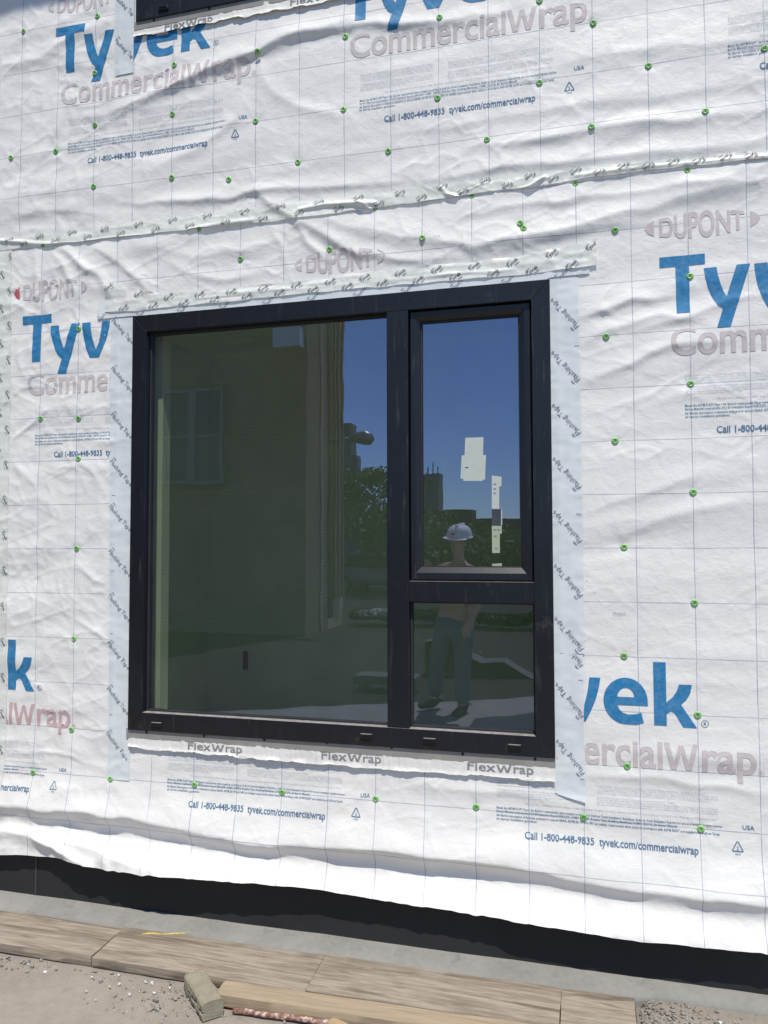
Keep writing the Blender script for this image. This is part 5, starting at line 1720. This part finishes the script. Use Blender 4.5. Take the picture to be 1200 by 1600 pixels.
# parked car far across the yard
def car(label, x, y, z0, paint):
    t = empty('parked_car', (x, y, z0)); tag(t, label, 'car', 'cars parked across the yard mirrored in the glass')
    def side(pts, w, name, mat, par):
        bm = bmesh.new()
        a = [bm.verts.new((px, -w, pz)) for px, pz in pts]; b = [bm.verts.new((px, w, pz)) for px, pz in pts]
        bm.faces.new(a); bm.faces.new(b[::-1])
        for i in range(len(pts)): bm.faces.new((a[i], b[i], b[(i + 1) % len(pts)], a[(i + 1) % len(pts)]))
        bmesh.ops.recalc_face_normals(bm, faces=bm.faces)
        bmesh.ops.bevel(bm, geom=list(bm.edges), offset=.05, segments=2, affect='EDGES')
        return bm_obj(name, bm, mat, par, True)
    side([(-2.2, .35), (2.2, .35), (2.25, .75), (1.3, .95), (-2.15, 1.0), (-2.25, .6)], .88, 'body', paint, t)
    side([(-2.0, .98), (1.1, .96), (.4, 1.45), (-1.6, 1.48)], .78, 'cabin', M['car_glass'], t)
    side([(-1.5, 1.475), (.35, 1.455), (.25, 1.53), (-1.4, 1.55)], .74, 'roof', paint, t)
    for sx_k in (-1.35, 1.4):
        for sy_k in (-.86, .86):
            bm = bmesh.new(); add_lathe(bm, [(.0, -.1), (.33, -.1), (.34, -.05), (.34, .05), (.33, .1), (.0, .1)], 'Y', 16, (0, 0, 0))
            w_ = bm_obj('wheel', bm, M['tyre'], t, True, (sx_k, sy_k, .34))
            bm = bmesh.new(); add_lathe(bm, [(.0, -.105), (.2, -.105), (.2, .105), (.0, .105)], 'Y', 12); bm_obj('rim', bm, M['steel'], w_)
    return t
cxx, czz = V(596, 925, -27)
car('silver parked car mirrored under the tree left of the mullion', cxx, -27, GZ - .25, M['car_white'])
cxx, czz = V(700, 925, -29)
car('pale parked car mirrored right behind the worker legs', cxx, -29, GZ - .25, M['car_white'])
cxx, czz = V(800, 925, -28)
car('dark parked car mirrored in the lower right pane', cxx, -28, GZ - .25, M['roof'])
# flat dark sheet added on the pavement in place of a shadow-like shape
def shade_standin():
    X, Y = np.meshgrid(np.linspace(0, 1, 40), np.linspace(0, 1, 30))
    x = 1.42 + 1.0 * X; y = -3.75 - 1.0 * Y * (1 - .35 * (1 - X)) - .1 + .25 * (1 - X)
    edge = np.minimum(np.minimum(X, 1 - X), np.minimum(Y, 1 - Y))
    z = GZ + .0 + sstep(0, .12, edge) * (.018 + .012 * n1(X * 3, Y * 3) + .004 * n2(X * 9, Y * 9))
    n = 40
    return new_mesh('shade_standin', np.stack([x.ravel() - 1.9, y.ravel() + 4.3, z.ravel() - GZ], 1), [(j * n + i, j * n + i + 1, (j + 1) * n + i + 1, (j + 1) * n + i) for j in range(29) for i in range(39)], True)
tag(obj('shade_standin', shade_standin(), M['shade_standin'], None, (1.9, -4.3, GZ)), 'flat dark sheet added for a shadow-like shape mirrored low in right pane', 'shade_standin')

# ------------------------------------------------------------------ the worker mirrored in the glass
def skin_mesh(name, joints, edges, mat, parent, sub=2, root=0):
    me = bpy.data.meshes.new(name)
    me.from_pydata([j[0] for j in joints], edges, [])
    o = bpy.data.objects.new(name, me); COL.objects.link(o)
    mod = o.modifiers.new('skin', 'SKIN')
    for i, j in enumerate(joints):
        sv = me.skin_vertices[0].data[i]
        r_ = j[1]
        sv.radius = r_ if isinstance(r_, tuple) else (r_, r_)
        sv.use_root = i == root
    mod.use_smooth_shade = True
    s = o.modifiers.new('sub', 'SUBSURF'); s.levels = sub; s.render_levels = sub
    dg = bpy.context.evaluated_depsgraph_get()
    me2 = bpy.data.meshes.new_from_object(o.evaluated_get(dg))
    bpy.data.objects.remove(o)
    me2.name = name
    me2.polygons.foreach_set('use_smooth', [True] * len(me2.polygons))
    return obj(name, me2, mat, parent)

def person():
    # local frame: x right in the picture, y towards the wall, z up from the soles
    t = empty('person', (1.10, -4.55, GZ), R(6))
    t.scale = (1.08, 1.06, .972)
    t.rotation_euler = (0, R(5.2), R(22)); t.location.x = 1.11
    tag(t, 'worker in white hard hat, grey shirt and jeans mirrored in the window', 'person')
    J = [((0, 0, .98), (.15, .105)),            # 0 pelvis
         ((0, .0, 1.15), (.135, .095)), ((0, -.01, 1.32), (.155, .105)), ((0, -.02, 1.45), (.12, .085)),  # 1-3 torso
         ((0, -.01, 1.54), .052), ((0, .02, 1.61), .060), ((0, .035, 1.69), (.075, .092)), ((0, .03, 1.77), (.062, .078)),  # 4-7 neck, head
         ((.19, -.02, 1.43), .062), ((.235, -.01, 1.17), .047), ((.235, .11, .97), .036), ((.23, .15, .91), (.022, .036)),  # 8-11 right-hand side arm
         ((-.19, -.02, 1.43), .062), ((-.29, .05, 1.20), .047), ((-.19, .24, 1.38), .036), ((-.165, .275, 1.45), (.022, .036)),  # 12-15 raised arm
         ((.10, 0, .90), .092), ((.13, .02, .50), .060), ((.145, -.01, .10), .042), ((.155, .03, .05), .042), ((.175, .16, .035), .036),  # 16-20
         ((-.10, 0, .90), .092), ((-.135, .02, .50), .060), ((-.155, -.01, .10), .042), ((-.165, .03, .05), .042), ((-.19, .16, .035), .036)]  # 21-25
    E = [(0, 1), (1, 2), (2, 3), (3, 4), (4, 5), (5, 6), (6, 7), (3, 8), (8, 9), (9, 10), (10, 11), (3, 12), (12, 13), (13, 14), (14, 15),
         (0, 16), (16, 17), (17, 18), (18, 19), (19, 20), (0, 21), (21, 22), (22, 23), (23, 24), (24, 25)]
    def fingers(w, dirv, side):
        dirv = Vector(dirv).normalized(); s = Vector(side).normalized(); nrm = dirv.cross(s)
        w = Vector(w)
        base = {11: 11, 15: 15}
        out = []
        for k, (o_, L) in enumerate(((-.030, .070), (-.010, .080), (.010, .076), (.029, .060))):
            p0 = w + s * o_ + dirv * .035
            out.append([p0, p0 + dirv * L * .5 + nrm * .008, p0 + dirv * L * .9 + nrm * .028])
        p0 = w - s * .030 - dirv * .01
        out.append([p0, p0 - s * .022 + dirv * .03 + nrm * .012, p0 - s * .026 + dirv * .058 + nrm * .022])
        return out
    for wi, dirv, side in ((11, (0, .35, -1), (1, 0, 0)), (15, (.25, .35, .9), (1, -.3, 0))):
        for ch in fingers(J[wi][0], dirv, side):
            prev = wi
            for q, p in enumerate(ch):
                J.append((tuple(p), .0095 - .001 * q)); E.append((prev, len(J) - 1)); prev = len(J) - 1
    body = skin_mesh('body', J, E, M['skin'], t, 2)
    g = .014
    # shirt with sleeves to the elbow
    SJ = [((0, 0, .95), (.175, .13)), ((0, .0, 1.15), (.155, .115)), ((0, -.01, 1.32), (.172, .122)), ((0, -.02, 1.455), (.132, .098)), ((0, -.012, 1.505), .068),
          ((.195, -.02, 1.425), .080), ((.228, -.012, 1.25), .066), ((-.195, -.02, 1.425), .080), ((-.262, .025, 1.28), .066)]
    SE = [(0, 1), (1, 2), (2, 3), (3, 4), (3, 5), (5, 6), (3, 7), (7, 8)]
    skin_mesh('shirt', SJ, SE, M['shirt'], t, 2)
    PJ = [((0, 0, 1.00), (.160, .118)), ((0, 0, .93), (.165, .12)), ((.105, 0, .84), .108), ((.132, .02, .50), .082), ((.148, -.005, .09), .070),
          ((-.105, 0, .84), .108), ((-.137, .02, .50), .082), ((-.158, -.005, .09), .070)]
    PE = [(0, 1), (1, 2), (2, 3), (3, 4), (1, 5), (5, 6), (6, 7)]
    skin_mesh('trousers', PJ, PE, M['jeans'], t, 2, 1)
    for s in (1, -1):
        BJ = [((s * .150, -.03, .10), .060), ((s * .155, -.035, .045), .056), ((s * .165, .06, .042), (.052, .046)), ((s * .188, .18, .034), (.048, .036)), ((s * .193, .215, .03), (.036, .028))]
        skin_mesh('boot', BJ, [(0, 1), (1, 2), (2, 3), (3, 4)], M['boot'], t, 2, 1)
    # face
    bm = bmesh.new(); add_tube(bm, [(0, .118, 1.725), (0, .135, 1.695), (0, .118, 1.685)], [.008, .014, .009], 8)
    for s in (-1, 1):
        bmesh.ops.create_uvsphere(bm, u_segments=8, v_segments=6, radius=.013, matrix=Matrix.Translation((s * .032, .108, 1.728)))
        bmesh.ops.create_uvsphere(bm, u_segments=8, v_segments=6, radius=.024, matrix=Matrix.Translation((s * .080, .025, 1.71)) @ Matrix.Diagonal((.4, .7, 1.2, 1)))
    bm_obj('face_features', bm, M['skin'], t, True)
    bm = bmesh.new(); add_box(bm, -.024, .024, .112, .121, 1.652, 1.660, .003); bm_obj('mouth', bm, M['hair'], t)
    bm = bmesh.new(); bmesh.ops.create_uvsphere(bm, u_segments=16, v_segments=10, radius=1, matrix=Matrix.Translation((0, .0, 1.735)) @ Matrix.Diagonal((.088, .105, .085, 1)))
    bmesh.ops.delete(bm, geom=[v for v in bm.verts if v.co.y > .055 and v.co.z < 1.75], context='VERTS')
    bm_obj('hair', bm, M['hair'], t, True)
    # hard hat
    hat = empty('hard_hat', (0, .02, 1.785)); hat.parent = t; hat.rotation_euler = (R(-6), 0, R(-10))
    bm = bmesh.new()
    add_lathe(bm, [(.131, -.004), (.133, .0), (.122, .004), (.118, .03), (.108, .07), (.088, .10), (.058, .122), (.0, .130)], 'Z', 24)
    for v in bm.verts: v.co.y *= 1.14
    bm_obj('shell', bm, M['hat'], hat, True)
    bm = bmesh.new()
    add_box(bm, -.012, .012, -.11, .11, .098, .138, .008); bm_obj('ridge', bm, M['hat'], hat)
    bm = bmesh.new()
    pts = [(.125 * math.sin(a), .10 + .085 * math.cos(a) * 1.05) for a in np.linspace(-1.35, 1.35, 12)]
    v1 = [bm.verts.new((x, y, -.012 - .02 * (y - .1))) for x, y in pts] ; v2 = [bm.verts.new((x * .9, .10, .006)) for x, y in pts]
    v3 = [bm.verts.new((x, y, -.005 - .02 * (y - .1))) for x, y in pts]
    for i in range(11):
        bm.faces.new((v1[i], v1[i + 1], v2[i + 1], v2[i])); bm.faces.new((v3[i], v2[i], v2[i + 1], v3[i + 1])); bm.faces.new((v1[i], v3[i], v3[i + 1], v1[i + 1]))
    bmesh.ops.recalc_face_normals(bm, faces=bm.faces)
    bm_obj('peak', bm, M['hat'], hat, True)
    bm = bmesh.new(); add_box(bm, -.040, .002, .128, .136, .035, .060, .004); bm_obj('front_sticker', bm, M['hatlogo'], hat)
    return t
person()

# unseen board added high up to cast soft shade on the wrap's top left
d_ = 3.0
zt_ = W(0, 22)[1]
bz = zt_ + d_ * se; by = -d_ * ce * math.cos(R(SUN_AZ)); bx = .16 + d_ * ce * math.sin(R(SUN_AZ))
sb = box('shade_board', (-2.2, bx, by, by + .25, bz - .04, bz), M['plank'])
tag(sb, 'unseen board added high above the upper left corner to shade the wrap', 'added shade board')
